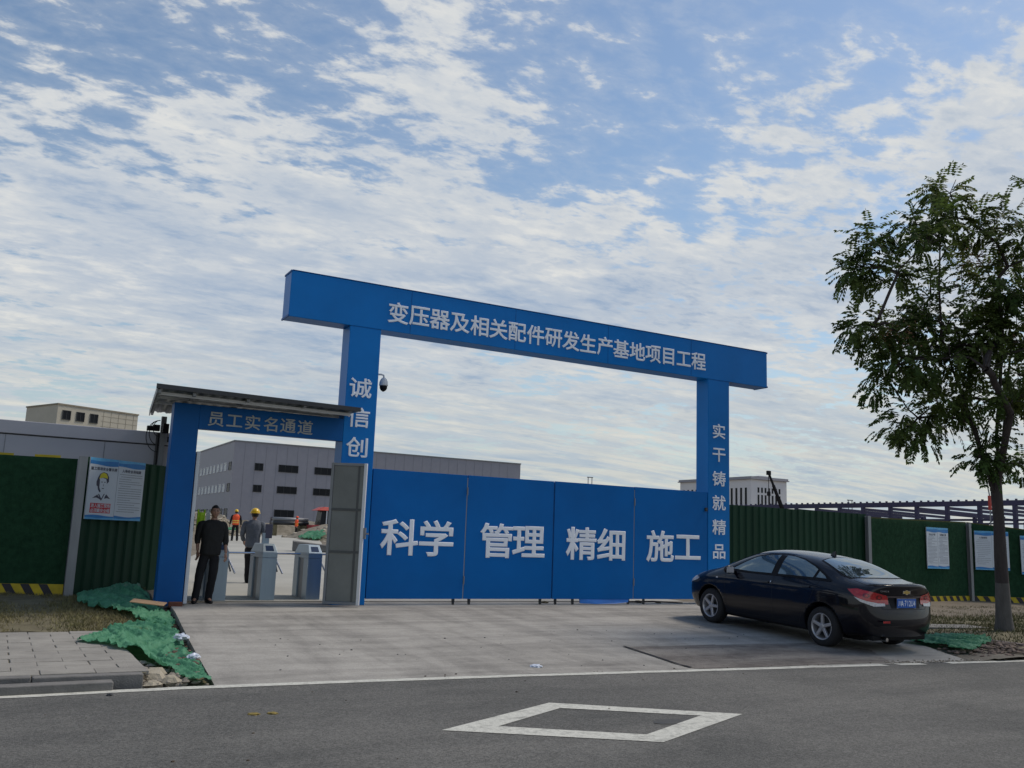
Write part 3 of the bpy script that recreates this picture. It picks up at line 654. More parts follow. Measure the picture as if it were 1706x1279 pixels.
for x in (2.14, 2.7, 3.6, 4.6, 5.45):
    mb = MB(); mb.bar((x, 15.92, 3.525), (2.6 + (x - 2.1) * .91, 20.4, 3.64), .05, .06); obj('rafter', rel(mb, CPo), GREY, cp)
mb = MB(); mb.bar((2.10, 15.9, 3.55), (2.6, 20.5, 3.67), .015, .13); obj('side_flashing', rel(mb, CPo), GREY, cp)
obj('post', rel(MB().box(2.84, 2.94, 20.36, 20.46, 0, 3.6), CPo), GREY, cp)
mb = MB()
for k_, r in ((0, .33), (1, .26), (2, .17)):
    mb.tube([(2.84 + .01 * k_, 20.3 - .02 * k_, 3.42 - r + r * .15 + r * math.cos(t)) if False else (2.80 - r * math.sin(t) * .75, 20.3 - .02 * k_, 3.50 - r + r * math.cos(t)) for t in [math.pi * q / 12 for q in range(13)]], .008, 5)
o = obj('loose_cable', mb, BLACK); setp(o, 'loops of loose black cable hanging from the left end of the canopy', 'cable')
o = obj('junction_box', MB().box(2.66, 2.80, 20.2, 20.32, 3.27, 3.40).box(2.86, 2.98, 20.22, 20.34, 3.24, 3.44).box(2.55, 2.66, 20.22, 20.32, 3.27, 3.37), BLACK, bevel=.01); setp(o, 'black network boxes on the cabin roof edge under the canopy', 'junction box')
o = obj('floodlight', MB().box(2.98, 3.05, 20.3, 20.36, 3.06, 3.18), BLACK, bevel=.01); setp(o, 'small black device fixed to the grey cabin wall near the blue pillar', 'device')
# cabin behind the fence
cb_ = empty('site_cabin', (0, 20.5, 0), 'long grey site cabin with flat parapet behind the left green fence', 'cabin')
def relc(mb): return rel(mb, (0, 20.5, 0))
obj('wall', relc(MB().box(-9, 3.12, 20.5, 23.5, 0, 2.985)), CABIN, cb_)
obj('parapet', relc(MB().box(-9, 3.13, 20.47, 23.52, 3.01, 3.27)), CABIN, cb_, bevel=.01)
obj('shadow_joint', relc(MB().box(-9, 3.12, 20.51, 23.5, 2.985, 3.01)), DARK, cb_)
obj('downpipe', relc(MB().tube([(2.80, 20.44, 3.25), (2.80, 20.44, 0)], .032, 10)), DARK, cb_)
mb = MB()
for x in (-7.2, -5.4, -3.6, -1.8, 0, 1.8): obj('panel_joint', relc(MB().box(x - .006, x + .006, 20.494, 20.5, 0, 2.98)), GREY, cb_)

# ------------------------------------------------------------------ fences
def corr(mb, p0, p1, z0, z1, z0b, z1b, pitch=.2, depth=.045):
    p0, p1 = Vector(p0), Vector(p1); L_ = (p1 - p0).length; d = (p1 - p0) / L_; nrm = Vector((-d.y, d.x)); n = int(L_ / pitch); pts = []
    for i in range(n):
        for f, o_ in ((0, 0), (.45, 0), (.58, 1), (.87, 1)): pts.append(((i + f) * pitch, o_ * depth))
    pts.append((L_, 0)); k = len(mb.v)
    for s, o_ in pts:
        q = p0 + d * s + nrm * o_; t = s / L_; mb.v.append((q.x, q.y, z0 + (z0b - z0) * t)); mb.v.append((q.x, q.y, z1 + (z1b - z1) * t))
    for i in range(len(pts) - 1): mb.f.append((k + 2 * i, k + 2 * i + 2, k + 2 * i + 3, k + 2 * i + 1)); mb.m.append(0)
    return mb
def turfpanel(parent, p0, p1, z0, z1, z0b, z1b, org):
    # turf sheet with a ragged fringe on top
    p0, p1 = Vector(p0), Vector(p1); d = (p1 - p0); L_ = d.length; d /= L_; nrm = Vector((d.y, -d.x)) * .03; mb = MB(); n = max(8, int(L_ / .06)); m_ = 8
    for j in range(m_ + 1):
        for i in range(n + 1):
            t = i / n; q = p0 + d * L_ * t + nrm * (1 + .25 * nz(i * .3, j * .7, 1, p0.x)); zb_, zt_ = z0 + (z0b - z0) * t, z1 + (z1b - z1) * t
            mb.v.append((q.x - org[0], q.y - org[1], zb_ + (zt_ - zb_) * j / m_ - org[2]))
    for j in range(m_):
        for i in range(n): a = j * (n + 1) + i; mb.f.append((a, a + 1, a + n + 2, a + n + 1)); mb.m.append(0)
    k = len(mb.v)
    for _ in range(int(L_ * 5200)):
        t = random.random(); h = random.random(); q = p0 + d * L_ * t + nrm * 1.1; zb_, zt_ = z0 + (z0b - z0) * t, z1 + (z1b - z1) * t
        z = zb_ + (zt_ - zb_) * h; a = random.uniform(-1, 1); l_ = random.uniform(.018, .04)
        x, y = q.x - org[0], q.y - org[1]; z -= org[2]; nn = nrm.normalized()
        mb.add([(x - d.x * .003, y - d.y * .003, z), (x + d.x * .003, y + d.y * .003, z), (x + d.x * a * l_ + nn.x * l_ * .6, y + d.y * a * l_ + nn.y * l_ * .6, z - l_ * random.uniform(-.3, .7))], [(0, 1, 2)], 0)
    return obj('turf_panel', mb, TURF, parent, fix=False)
def baseboard(parent, p0, p1, z, h, org, pitch=.30, sl=.16, hb=None):
    p0, p1 = Vector(p0), Vector(p1); d = (p1 - p0); L_ = d.length; d /= L_; nn = Vector((d.y, -d.x)) * .05; mb = MB()
    a, b = p0 + nn, p1 + nn; mb.hexa([(p0.x, p0.y, z - .15), (p1.x, p1.y, z - .15), (b.x, b.y, z - .15), (a.x, a.y, z - .15), (p0.x, p0.y, z + h), (p1.x, p1.y, z + h), (b.x, b.y, z + h), (a.x, a.y, z + h)])
    mb.v = [(x - org[0], y - org[1], zz_ - org[2]) for x, y, zz_ in mb.v]
    bo = obj('base_board', mb, YELLOW, parent); s = .02
    mb = MB(); n2 = nn * 1.06
    while s + pitch * .5 + sl < L_:
        q = [p0 + d * (s + sl) + n2, p0 + d * (s + sl + pitch * .48) + n2, p0 + d * (s + pitch * .48) + n2, p0 + d * s + n2]; q = [q[0], q[1], q[2], q[3]]
        mb = MB(); mb.poly([(q[0].x - org[0], q[0].y - org[1], z - .06 - org[2]), (q[1].x - org[0], q[1].y - org[1], z - .06 - org[2]), (q[2].x - org[0], q[2].y - org[1], z + h - org[2] - .002), (q[3].x - org[0], q[3].y - org[1], z + h - org[2] - .002)], .002, (d.y, -d.x, 0)); s += pitch; obj('hazard_stripe', mb, HBLACK, bo)
def post(parent, x, y, z0, z1, org, w_=.13, name='post'):
    mb = MB(); mb.box(-w_ / 2, w_ / 2, -.012, 0, z0, z1).box(-w_ / 2, w_ / 2, .09, .102, z0, z1).box(-.006, .006, 0, .09, z0, z1)
    mb.v = [(a + x - org[0], b + y - org[1] - .07, c - org[2]) for a, b, c in mb.v]; return obj(name, mb, GALV, parent)
LF = (0, 19.3, 0)
lf = empty('turf_fence', LF, 'artificial turf covered fence with yellow and black foot board at the left edge', 'fence')
for a, b in ((-8.2, -5.0), (-5.0, -1.85), (-1.85, 1.24)):
    def yl(x): return 19.33 - (x - .24) * .36 if x > 0 else 19.42 - x * .04
    turfpanel(lf, (a, yl(a)), (b, yl(b)), .17, 2.50, .17, 2.50, LF)
    baseboard(lf, (a, yl(a)), (b, yl(b)), .0, .20, LF, hb=0)
    if a > -8: post(lf, a, yl(a), -.1, 2.55, LF)
    mb = MB(); d_ = (b - a)
    for q in range(4):
        x0 = a + d_ * q / 4 + .05; x1 = a + d_ * (q + .62) / 4
        mb = MB().box(x0, x1, -.02, .02, 2.505, 2.55)
        mb.v = [(x, yl(x) - .02 + y_ - LF[1], z) for x, y_, z in mb.v]; obj('top_strip', mb, YELLOW, lf)
post(lf, 1.30, 18.60, -.1, 2.53, LF, .15)
cf = empty('corrugated_fence', (1.4, 18.7, 0), 'dark green corrugated steel fence between grey post and left blue pillar', 'fence')
mb = corr(MB(), (1.38, 18.68), (3.05, 20.12), -.02, 2.54, -.02, 2.54, .24, .032); obj('corrugated_sheet', rel(mb, (1.4, 18.7, 0)), GREENSTEEL, cf)
for z in (.5, 2.2): mb = MB(); mb.bar((1.36, 18.76, z), (3.0, 20.2, z), .04, .06); obj('rail', rel(mb, (1.4, 18.7, 0)), GREY, cf)
cf = empty('corrugated_fence', (18, 17.9, 0), 'dark green corrugated steel fence right of the arch behind the car', 'fence')
mb = corr(MB(), (15.2, 17.75), (21.52, 17.95), -.12, 2.38, -.15, 2.37, .24, .030); obj('corrugated_sheet', rel(mb, (18, 17.9, 0)), GREENSTEEL, cf)
for z in (.5, 2.1): mb = MB(); mb.bar((15.2, 17.9, z), (21.3, 18.1, z), .04, .06); obj('rail', rel(mb, (18, 17.9, 0)), GREY, cf)
RF = (24, 18, 0)
rf = empty('turf_fence', RF, 'artificial turf covered fence with hazard striped foot behind the street tree', 'fence')
segs = [((21.5, 17.92), (26.62, 18.42), 2.26, 2.32), ((26.7, 18.42), (31.2, 16.4), 2.32, 1.92), ((31.2, 16.4), (38, 13.4), 1.92, 1.8), ((38, 13.4), (47, 9.6), 1.8, 1.8)]
for (p0, p1, za, zb_) in segs:
    turfpanel(rf, p0, p1, .05, za, .05, zb_, RF); baseboard(rf, p0, p1, -.15, .24, RF, pitch=.36, sl=.22)
    post(rf, p0[0] - .04, p0[1] - .06, -.25, za + (.06 if p0[0] < 22 else .0), RF, .12)
TOPY = mat('yellowish_turf_edge', (.055, .062, .010), .9, 0, .3, 5, bump=.5)
for (p0, p1, za, zb_) in segs:
    mb = MB(); mb.bar((*p0, za + .012), (*p1, zb_ + .012), .05, .05); obj('top_edge', rel(mb, RF), TOPY, rf)
mb = MB(); mb.bar((27.55, 18.6, 2.33), (28.0, 18.5, 2.33), .1, .05); 

# ------------------------------------------------------------------ posters
def wave(mb, x0, x1, z0, z1, up, amp, y, mi, ph=0, n=16):
    pts = []
    for i in range(n + 1):
        t = i / n; pts.append((x0 + (x1 - x0) * t, y, (z0 if up else z1) + (-1 if not up else 1) * 0))
    edge = [(x0 + (x1 - x0) * i / n, y, (z1 if up else z0) + amp * math.sin(ph + 5.2 * i / n)) for i in range(n + 1)]
    for i in range(n): mb.add([pts[i], pts[i + 1], edge[i + 1], edge[i]], [(0, 1, 2, 3)], mi)
def poster(loc, rz, W, Hh, titles, lab, drawing=False, tilt=0, lines=17):
    p = empty('notice_board', loc, lab, 'notice board', None, rz)
    b = obj('board', MB().box(-W / 2, W / 2, -.012, .012, 0, Hh), POSTER, p)
    y = -.0135; mb = MB()
    for k in range(2):
        x0 = -W / 2 + k * W / 2; x1 = x0 + W / 2 - .004; mb = MB()
        wave(mb, x0, x1, Hh * .885, Hh - .002, False, .012, y, 0, 1.2); wave(mb, x0, x1, Hh * .955, Hh - .001, False, .01, y - .0006, 1, 3 + k)
        obj('blue_wave_print', mb, [PBLUE, PBLUE2], p, fix=False); mb = MB()
        wave(mb, x0, x1, .001, Hh * .065, True, .012, y, 0, k * 2.); wave(mb, x0, x1, .001, Hh * .03, True, .008, y - .0006, 1, 2 + k)
        obj('blue_wave_print', mb, [PBLUE, PBLUE2], p, fix=False)
    obj('centre_fold', MB().box(-.002, .002, -.0142, -.0125, .03, Hh * .9), PGREY, p)
    mb = MB()
    for k in range(2):
        if drawing and k == 0: continue
        x0 = -W / 2 + k * W / 2 + .05; x1 = x0 + W / 2 - .10
        for i in range(lines):
            z = Hh * .76 - i * Hh * .66 / lines; x = x0 + (.04 if random.random() < .3 else 0); xe = x1 if random.random() < .65 else x1 - random.uniform(.05, .28)
            while x < xe:
                l_ = random.uniform(.01, .04); mb.box(x, min(x + l_, xe), y - .0004, y + .001, z, z + .011); x += l_ + .006
    obj('printed_text', mb, PGREY, p)['kind'] = 'stuff'
    for k in range(2):
        xc = -W / 4 + k * W / 2; n = len(titles[k]); s = .068
        for i, ch in enumerate(titles[k]): letter(ch, xc + (i - (n - 1) / 2) * s, Hh * .825, s * .95, s * .95, y, p, m=PTEXT, off=.02, thick=.002)
    return p
pl_ = poster((2.14 + .0, 19.26, 1.40), math.atan2(1.3, 1.73) * 0 + .645, 1.33, 1.14, ('施工现场安全警示牌', '入场安全须知牌'), 'blue and white safety board with worker drawing on the left corrugated fence', True)
pl_.location = (1.955, 19.05, 1.395)
# drawing of a worker's head in a yellow helmet, printed flat
def flat(pts, m, lay, parent): 
    cxp, czp, s = -.335, .64, .70
    mb = MB().poly([(cxp + x * s, -.0136 - lay * .0006, czp + z * s) for x, z in pts], .0006); return obj('printed_drawing', mb, m, parent)
flat([(-.20, -.02), (-.21, .08), (-.17, .20), (-.12, .29), (.0, .35), (.12, .32), (.19, .22), (.20, .10), (.13, .04), (.05, -.10), (-.08, -.20), (-.14, -.12), (-.16, -.04)], PTEXT, 0, pl_)
flat([(-.10, .06), (-.11, .17), (-.02, .19), (.10, .17), (.13, .08), (.12, -.06), (.07, -.16), (.01, -.20), (-.05, -.16), (-.10, -.06)], POSTER, 1, pl_)
flat([(-.13, .16), (-.10, .28), (-.01, .335), (.09, .31), (.14, .24), (.15, .18), (.05, .20), (-.05, .19)], PYEL, 1, pl_)
flat([(-.06, .09), (-.005, .09), (-.005, .07), (-.06, .07)], PTEXT, 2, pl_); flat([(.04, .09), (.09, .09), (.09, .07), (.04, .07)], PTEXT, 2, pl_)
flat([(.02, .03), (.035, .03), (.04, -.03), (.015, -.03)], PGREY, 2, pl_); flat([(-.02, -.08), (.06, -.08), (.05, -.10), (-.01, -.10)], PTEXT, 2, pl_)
flat([(-.30, -.36), (-.14, -.26), (-.10, -.30), (-.02, -.36), (.0, -.40), (-.10, -.36), (-.16, -.34)], PTEXT, 0, pl_); flat([(.30, -.36), (.16, -.24), (.12, -.28), (.10, -.36), (.18, -.34)], PTEXT, 0, pl_)
flat([(-.12, -.24), (-.08, -.24), (.0, -.36), (.08, -.22), (.10, -.24), (.0, -.42)], PTEXT, 1, pl_)
obj('red_print', MB().box(-.57, -.10, -.0140, -.0125, .12, .30), PRED, pl_)
for r_, s_ in enumerate(('进入施工现场', '必须戴安全帽')):
    for i, ch in enumerate(s_): letter(ch, -.335 + (i - 2.5) * .074, .255 - r_ * .088, .076, .078, -.0142, pl_, m=POSTER, off=.015, thick=.002)
d1 = math.atan2(18.42 - 17.92, 26.62 - 21.5)
q = poster((24.9, 18.17, .90), d1, 1.16, 1.22, ('安全生产牌', '文明施工牌'), 'blue edged two column notice board right above the car boot', lines=20)
d2 = math.atan2(-2.02, 4.5)
poster((27.32, 18.03, .90), d2, 1.12, 1.2, ('入场须知', '管理制度'), 'blue edged two column notice board directly behind the street tree trunk, left one', lines=14)
poster((28.75, 17.38, .80), d2, 1.25, 1.2, ('环境保护牌', '消防保卫牌'), 'blue edged notice board cut by the right edge of the picture', lines=20)

# ------------------------------------------------------------------ turnstiles
def turnstile(loc, lab):
    t = empty('turnstile', loc, lab, 'turnstile', 'tripod turnstiles at the staff entrance')
    w_ = .14
    obj('base_plate', MB().box(-w_ - .005, w_ + .005, -.005, .96, 0, .02), STEEL, t)
    obj('front_column', MB().box(-w_, w_, 0, .30, .02, .80), STEEL, t, bevel=.008)
    obj('rear_column', MB().box(-w_, w_, .66, .95, .02, .80), STEEL, t, bevel=.008)
    obj('side_panel', MB().box(-w_ + .03, w_ - .03, .30, .66, .02, .80), GREY, t)
    h = MB().hexa([(-w_, 0, .802), (w_, 0, .802), (w_, .95, .802), (-w_, .95, .802), (-w_, 0, .90), (w_, 0, .90), (w_, .95, .90), (-w_, .95, .90)])
    h.hexa([(-w_, 0, .90), (w_, 0, .90), (w_, .95, .90), (-w_, .95, .90), (-w_ + .03, .16, 1.06), (w_ - .03, .16, 1.06), (w_ - .03, .80, 1.06), (-w_ + .03, .80, 1.06)])
    obj('top_housing', h, STEEL, t, bevel=.006)
    k = obj('card_reader', MB().hexa([(-.075, .032, .927), (.075, .032, .927), (.07, .125, 1.020), (-.07, .125, 1.020), (-.075, .026, .932), (.075, .026, .932), (.07, .119, 1.026), (-.07, .119, 1.026)]), mat('reader_glass', (.03, .05, .10), .15), t)
    hub = obj('hub', MB().tube([(w_, .48, .88), (w_ + .06, .48, .86)], [.07, .05], 14), STEEL, t)
    for a in (0, 1, 2):
        e = [(w_ + .58, .48, .875), (w_ + .20, .30, .50), (w_ + .20, .70, .52)][a]
        obj('arm', MB().tube([(w_ + .04, .48, .87), e], .018, 8), CHROME, t)
    return t
turnstile((3.68, 17.40, 0), 'steel turnstile half hidden behind the man in black')
turnstile((4.60, 17.50, 0), 'steel turnstile in the middle carrying the face terminal')
turnstile((5.52, 17.64, 0), 'steel turnstile beside the grey open door leaf')
ft = empty('face_terminal', (4.63, 17.95, 1.06), 'dark face recognition screen on a short post on the middle turnstile', 'terminal')
obj('post', MB().box(-.04, .04, -.02, .02, 0, .16).box(-.10, -.05, -.06, .0, 0, .20), STEEL, ft)
obj('screen', MB().box(-.05, .09, -.03, 0, .10, .37), mat('screen_back', (.06, .06, .10), .3), ft, bevel=.01)
mb = MB().box(-.4, .4, -.16, .16, 0, .05); mb.box(-.4, .4, -.16, .16, .05, .24)
o = obj('concrete_block', MB().hexa([(-1.1, -.3, 0), (1.1, -.3, 0), (1.1, .3, 0), (-1.1, .3, 0), (-1.1, -.3, .42), (1.1, -.3, .22), (1.1, .3, .22), (-1.1, .3, .46)]), KERB, bevel=.03); o.location = (12.6, 40.0, .44); o.rotation_euler = (0, 0, -.25)
setp(o, 'brown grey concrete kerb block on the site road beyond the turnstiles', 'concrete block')
# hanging vest behind the leaf
vest = MB(); V_ = []
for i in range(9):
    for j in range(7):
        u, v = i / 8, j / 6; V_.append((3.17 + .14 * u, 17.28 + .02 * math.sin(u * 9 + v), 1.59 - .30 * v - .05 * (abs(u - .5) > .35) * (j == 0) * -1))
vest.v = V_
for i in range(8):
    for j in range(6): a = i * 7 + j; vest.f.append((a, a + 7, a + 8, a + 1)); vest.m.append(0)
o = obj('safety_vest', vest, LIMEC, smooth=True); md = o.modifiers.new('s', 'SOLIDIFY'); md.thickness = .02; setp(o, 'lime yellow safety vest hanging behind the shoulder of the man in black', 'vest')
o = obj('vest_hook', MB().tube([(3.05, 17.30, 1.60), (3.36, 17.30, 1.64)], .008, 6), GREY); setp(o, 'thin grey hook rod carrying the lime safety vest', 'hook')
o = obj('white_cloth', MB().add([(3.34, 17.31, 1.65), (3.40, 17.30, 1.60), (3.42, 17.32, 1.25), (3.33, 17.33, 1.28)], [(0, 1, 2, 3)]).add([(3.34, 17.34, 1.65), (3.40, 17.34, 1.60), (3.42, 17.35, 1.25), (3.33, 17.36, 1.28)], [(3, 2, 1, 0)]), WHITE); setp(o, 'white cloth hanging beside the lime vest', 'cloth')

# ------------------------------------------------------------------ buildings and far things
def building(name, org, rz, label, cat='building'): return empty(name, org, label, cat, None, rz)
wh = building('grey_factory_building', (37.3, 173.2, .7), 0, 'long flat grey factory building with strips of dark windows seen through the entrance')
obj('wall', MB().box(0, 61.2, 0, 60, 0, 16.55), PALEGREY, wh)
obj('roof_edge', MB().box(-.12, 61.3, -.12, 60, 16.55, 16.78), GREY, wh)
mb = MB()
for i in range(1, 30): mb.box(i * 2 - .02, i * 2 + .02, -.02, 0, .1, 16.4)
obj('cladding_joint', mb, mat('cladding_joint_grey', (.21, .21, .235), .6, 0, .03, 1), wh)
def window(parent, x0, x1, z0, z1, nd=3, side=0, frame=DARK, pane=WGLASS, name='window'):
    mb = MB(); f = .09
    mb.box(x0, x1, -.10, 0, z0, z0 + f).box(x0, x1, -.10, 0, z1 - f, z1).box(x0, x0 + f, -.10, 0, z0 + f, z1 - f).box(x1 - f, x1, -.10, 0, z0 + f, z1 - f)
    for k in range(1, nd): x = x0 + (x1 - x0) * k / nd; mb.box(x - f / 3, x + f / 3, -.07, 0, z0 + f, z1 - f)
    if side: mb.v = [(y, -x if side < 0 else x, z) for x, y, z in mb.v]
    o = obj(name, mb, frame, parent); mb = MB().box(x0 + f, x1 - f, -.04, -.005, z0 + f, z1 - f)
    if side: mb.v = [(y, x, z) for x, y, z in mb.v]
    if side < 0: mb.v = [(a, -b, c) for a, b, c in mb.v]
    obj('pane', mb, pane, o); return o
for z0, z1 in ((11.4, 12.8), (7.4, 8.75)):
    window(wh, 4.0, 5.6, z0, z1, 2)
    for k in range(7): window(wh, 8.5 + 7.0 * k, 12.3 + 7.0 * k, z0, z1, 3)
window(wh, 8.3, 12.1, 2.6, 4.35, 3)
PW = mat('pale_reflecting_pane', (.45, .48, .50), .25)
for z0, z1 in ((11.3, 12.85), (7.3, 8.85)):
    window(wh, 1.2, 3.2, z0, z1, 2, side=1)
    for k in range(12): window(wh, 5.2 + 3.4 * k, 7.4 + 3.4 * k, z0, z1, 2, side=1, frame=WHITE, pane=PW)
for k in range(8): window(wh, 1.5 + 4.4 * k, 3.9 + 4.4 * k, 1.4, 4.2, 2, side=1)
be = building('beige_office_building', (6.04, 144.1, .7), math.atan2(5.2, 11.3), 'beige stone clad block with three windows rising above the grey cabin')
obj('wall', MB().box(0, 12.45, 0, 9, 0, 17.05), BEIGE, be)
obj('coping', MB().box(-.1, 12.55, -.1, 9.1, 17.05, 17.25), BEIGED, be)
for u in (.72, 2.78, 4.84):
    for zb_ in (15.0, 11.2, 7.4): window(be, u, u + 1.25, zb_, zb_ + 1.35, 2)
mb = MB()
for z in (13.2, 13.95, 14.7, 15.45, 16.2): mb.box(6.6, 12.4, -.02, 0, z, z + .04)
for x in (6.9, 8.1, 9.3, 10.5, 11.7): mb.box(x, x + .04, -.025, 0, 12.6, 17)
obj('stone_joint', mb, BEIGED, be)
wb = building('white_office_building', (252, 263.5, .6), 0, 'off white office block with tall narrow windows and projecting cornice behind the arch')
obj('wall', MB().box(0, 18.8, 0, 42, 0, 26.6), CREAM, wb)
obj('cornice', MB().box(-.8, 19.6, -.8, 42.8, 26.6, 27.0).box(-.5, 19.3, -.5, 42.5, 27.0, 27.7), CREAMD, wb, bevel=.05)
obj('penthouse', MB().box(9, 15, 5, 12, 27.7, 28.6), CREAMD, wb)
for k in range(7):
    x0 = 3.4 + 1.85 * k
    for z0, z1 in ((21.6, 23.6), (16.2, 20.8), (10.5, 14.8)): window(wb, x0, x0 + .85, z0, z1, 1)
for k in range(15):
    x0 = 2.2 + 2.62 * k
    for z0, z1 in ((15.8, 23.4), (9, 14.6)): window(wb, x0, x0 + 1.05, z0, z1, 1, side=1)
# purple steel structure
sf = empty('steel_frame_structure', (152, 110, .8), 'purple primed steel portal frame of a factory under construction beyond the right fence', 'steel frame')
cy = [166, 156, 145.1, 139.4, 133.3, 127.4, 120.9, 115.0, 108.6, 102.2, 95.7, 89.3, 82.9, 76.5, 70.1]
for r_, X in enumerate((152, 178, 206)):
    h = 10.1 - r_ * .0
    for y in cy: obj('column', MB().box(X - 152 - .3, X - 152 + .3, y - 110 - .32, y - 110 + .32, 0, 9.2 if r_ == 0 else 8.4), PURPLE, sf)
    if r_ == 0: obj('eaves_beam', MB().box(X - 152 - .25, X - 152 + .25, 70 - 110, 166 - 110, 9.2, 10.12), PURPLE, sf)
for y in cy: obj('roof_beam', MB().bar((.3, y - 110, 8.9), (27 if (int(y) % 3) else 40, y - 110, 8.3), .3, .5), PURPLE, sf)
for X2, z, h in ((26, 7.6, .45), (26, 5.6, .22), (54, 7.9, .4), (54, 6.4, .22), (.1, 6.6, .16)): obj('side_rail', MB().box(X2 - .1, X2 + .1, -40, 56, z, z + h), PURPLE, sf)
for y in frange(-38, 54, 30): obj('stub_column', MB().box(39.8, 40.1, y - .12, y + .12, 0, 7.6), PURPLE, sf)
for z in (5.2, 3.6): obj('side_rail', MB().box(54.3, 54.5, -40, 56, z, z + .25), PURPLE, sf)
mb = MB(); y = -39.5
while y < 56: mb.box(-.2, .2, y, y + .22, 10.12, 10.38); y += 1.55
obj('purlin_cleat', mb, PURPLE, sf)['kind'] = 'stuff'
for k in range(0, len(cy) - 1, 3):
    y0, y1 = cy[k] - 110, cy[k + 1] - 110; obj('cross_brace', MB().bar((26, y0, 5), (26, y1, 9), .15, .15), PURPLE, sf)
mb = MB()
for k in range(10): y0 = cy[3 + k] - 110; mb.box(10, 10.15, y0 - 5.2, y0 - 2.2, 5.2, 5.35).box(10, 10.15, y0 - 5.2, y0 - 5.05, 4.0, 5.35)
obj('edge_guard_rail', mb, WHITE, sf)
# mobile crane
cr_ = empty('mobile_crane', (113.5, 110.2, .8), 'mobile crane with dark telescopic boom raised in front of the white building', 'crane')
mb = MB(); a = Vector((-.2, .2, 5.2)); b = Vector((-3.6, .55, 12.5))
mb.bar(a, a.lerp(b, .45), .42, .5); mb.bar(a.lerp(b, .45), a.lerp(b, .75), .32, .4); mb.bar(a.lerp(b, .75), b, .22, .3)
obj('boom', mb, BLACK, cr_); obj('boom_head', MB().box(-4.0, -3.3, .35, .8, 12.3, 13.0), BLACK, cr_, bevel=.05)
obj('hook_line', MB().tube([(-3.7, .55, 12.4), (-3.7, .55, 8.5)], .05, 5).box(-3.95, -3.45, .4, .7, 8.9, 9.6), BLACK, cr_)
obj('turret', MB().box(-1.2, 1.5, -1, 1.4, 2.2, 5.0).box(-.6, .6, -.6, .6, 5.0, 6.4), REDW, cr_, bevel=.1)
obj('chassis', MB().box(-5, 5, -1.2, 1.4, 1, 2.1), REDW, cr_, bevel=.1)
for x in (-4, -2.5, 2.2, 3.8): obj('wheel', MB().tube([(x, -1.3, .55), (x, 1.5, .55)], .55, 14), RUBBER, cr_)
def hframe(loc, w_, h, top, lab, cross=True):
    p = empty('pole_frame', loc, lab, 'pole'); r_ = .12
    for s in (-1, 1): obj('pole', MB().tube([(s * w_ / 2, 0, 0), (s * w_ / 2, 0, h)], r_, 6), GREY, p)
    obj('crossbar', MB().box(-w_ / 2 - .3, w_ / 2 + .3, -.12, .12, h - .1, h + .15), GREY, p)
hframe((146.3, 217, .8), 1.3, 18.4, 0, 'tiny grey twin pole frame standing far off above the folding gate')
hframe((195.3, 167.8, .8), 1.4, 13.6, 0, 'tiny grey twin pole frame far beyond the purple steel structure')
cm = empty('crane_mast', (123.1, 81.2, .8), 'slim red and grey mast rising among the purple steelwork', 'mast')
mb = MB(); mb.tube([(0, 0, 0), (0, 0, 9.2), (-.25, .2, 11.2), (-.6, .5, 11.5)], .09, 6); obj('pole', mb, GREY, cm); obj('marker', MB().box(-.16, .16, -.16, .16, 7.0, 9.0), RED, cm)
# earth banks beyond the entrance
def heap(name, x0, x1, y0, y1, h, m, lab, seed, zb=.8, step=.35, front=None):
    def zf(x, y):
        u, v = (x - x0) / (x1 - x0), (y - y0) / (y1 - y0); e = min(1, 4 * min(u, 1 - u)) * min(1, 3.2 * min(v, 1 - v))
        e = sm01(e)
        return ramp(y) - .25 + e * (h + .25) * (1 + .35 * nz(x, y, .35, seed)) + e * (.16 * nz(x, y, 1.6, seed) + .10 * nz(x, y, 3.5, seed))
    o = sheet(name, frange(x0, x1, int((x1 - x0) / step)), frange(y0, y1, int((y1 - y0) / step)), zf, m, kind='stuff', smooth=False)
    setp(o, lab, 'earth bank'); return zf
BANK = mat('mixed_earth_and_rubble', (.10, .085, .055), .95, 0, .3, 1.6, bump=.5, bscale=6, col2=(.26, .23, .18), det=12)
z1f = heap('earth_bank', 15.6, 44, 53, 70, 1.15, BANK, 'low brown bank of earth and rubble right of the site road', 3)
z2f = heap('earth_bank', 8.5, 15.6, 63, 74, 1.25, BANK, 'rubble strewn bank behind the man in black', 8)
heap('earth_bank', 2, 60, 92, 100, 1.2, BANK, 'long low bank of grey brown earth before the grey factory', 12, step=1.0)
for i, (zf, xa, xb, ya, yb) in enumerate(((z1f, 16.5, 40, 55, 68), (z2f, 9.3, 15, 64.5, 72))):
    pos = []
    def fr():
        x, y = random.uniform(xa, xb), random.uniform(ya, yb); return (x, y, zf(x, y) - .05)
    rubble('bank_rubble', fr, 900, .06, .26, mat('pale_bank_stone', (.28, .25, .20), .95, 0, .2, 3, island=.5), ('pale stones scattered over the earth bank right of the site road', 'pale stones scattered over the earth bank behind the man in black')[i])
def flatnet(ol, zf, lab, seed): return net('green_debris_net', ol, zf, lab, amp=.25, step=.14, seed=seed)
flatnet([(17.2, 58.8), (18.2, 60.5), (18.9, 59.5), (18.6, 57.6), (17.8, 56.8)], lambda x, y: z1f(x, y) + .05, 'small green net patch on the earth bank right of the road', 31)
flatnet([(18.6, 55.0), (19.6, 58.2), (21.8, 58.5), (22.5, 55.5), (21.5, 53), (19.5, 52.8)], lambda x, y: max(z1f(x, y) + .1, ramp(y) + .12), 'green net mound beside the grey open door leaf', 41)
flatnet([(12.3, 63.0), (13.0, 64.2), (14.2, 64), (14, 62.6), (13, 62.2)], lambda x, y: ramp(y) + .35, 'green net bundle at the foot of the bank behind the man', 51)
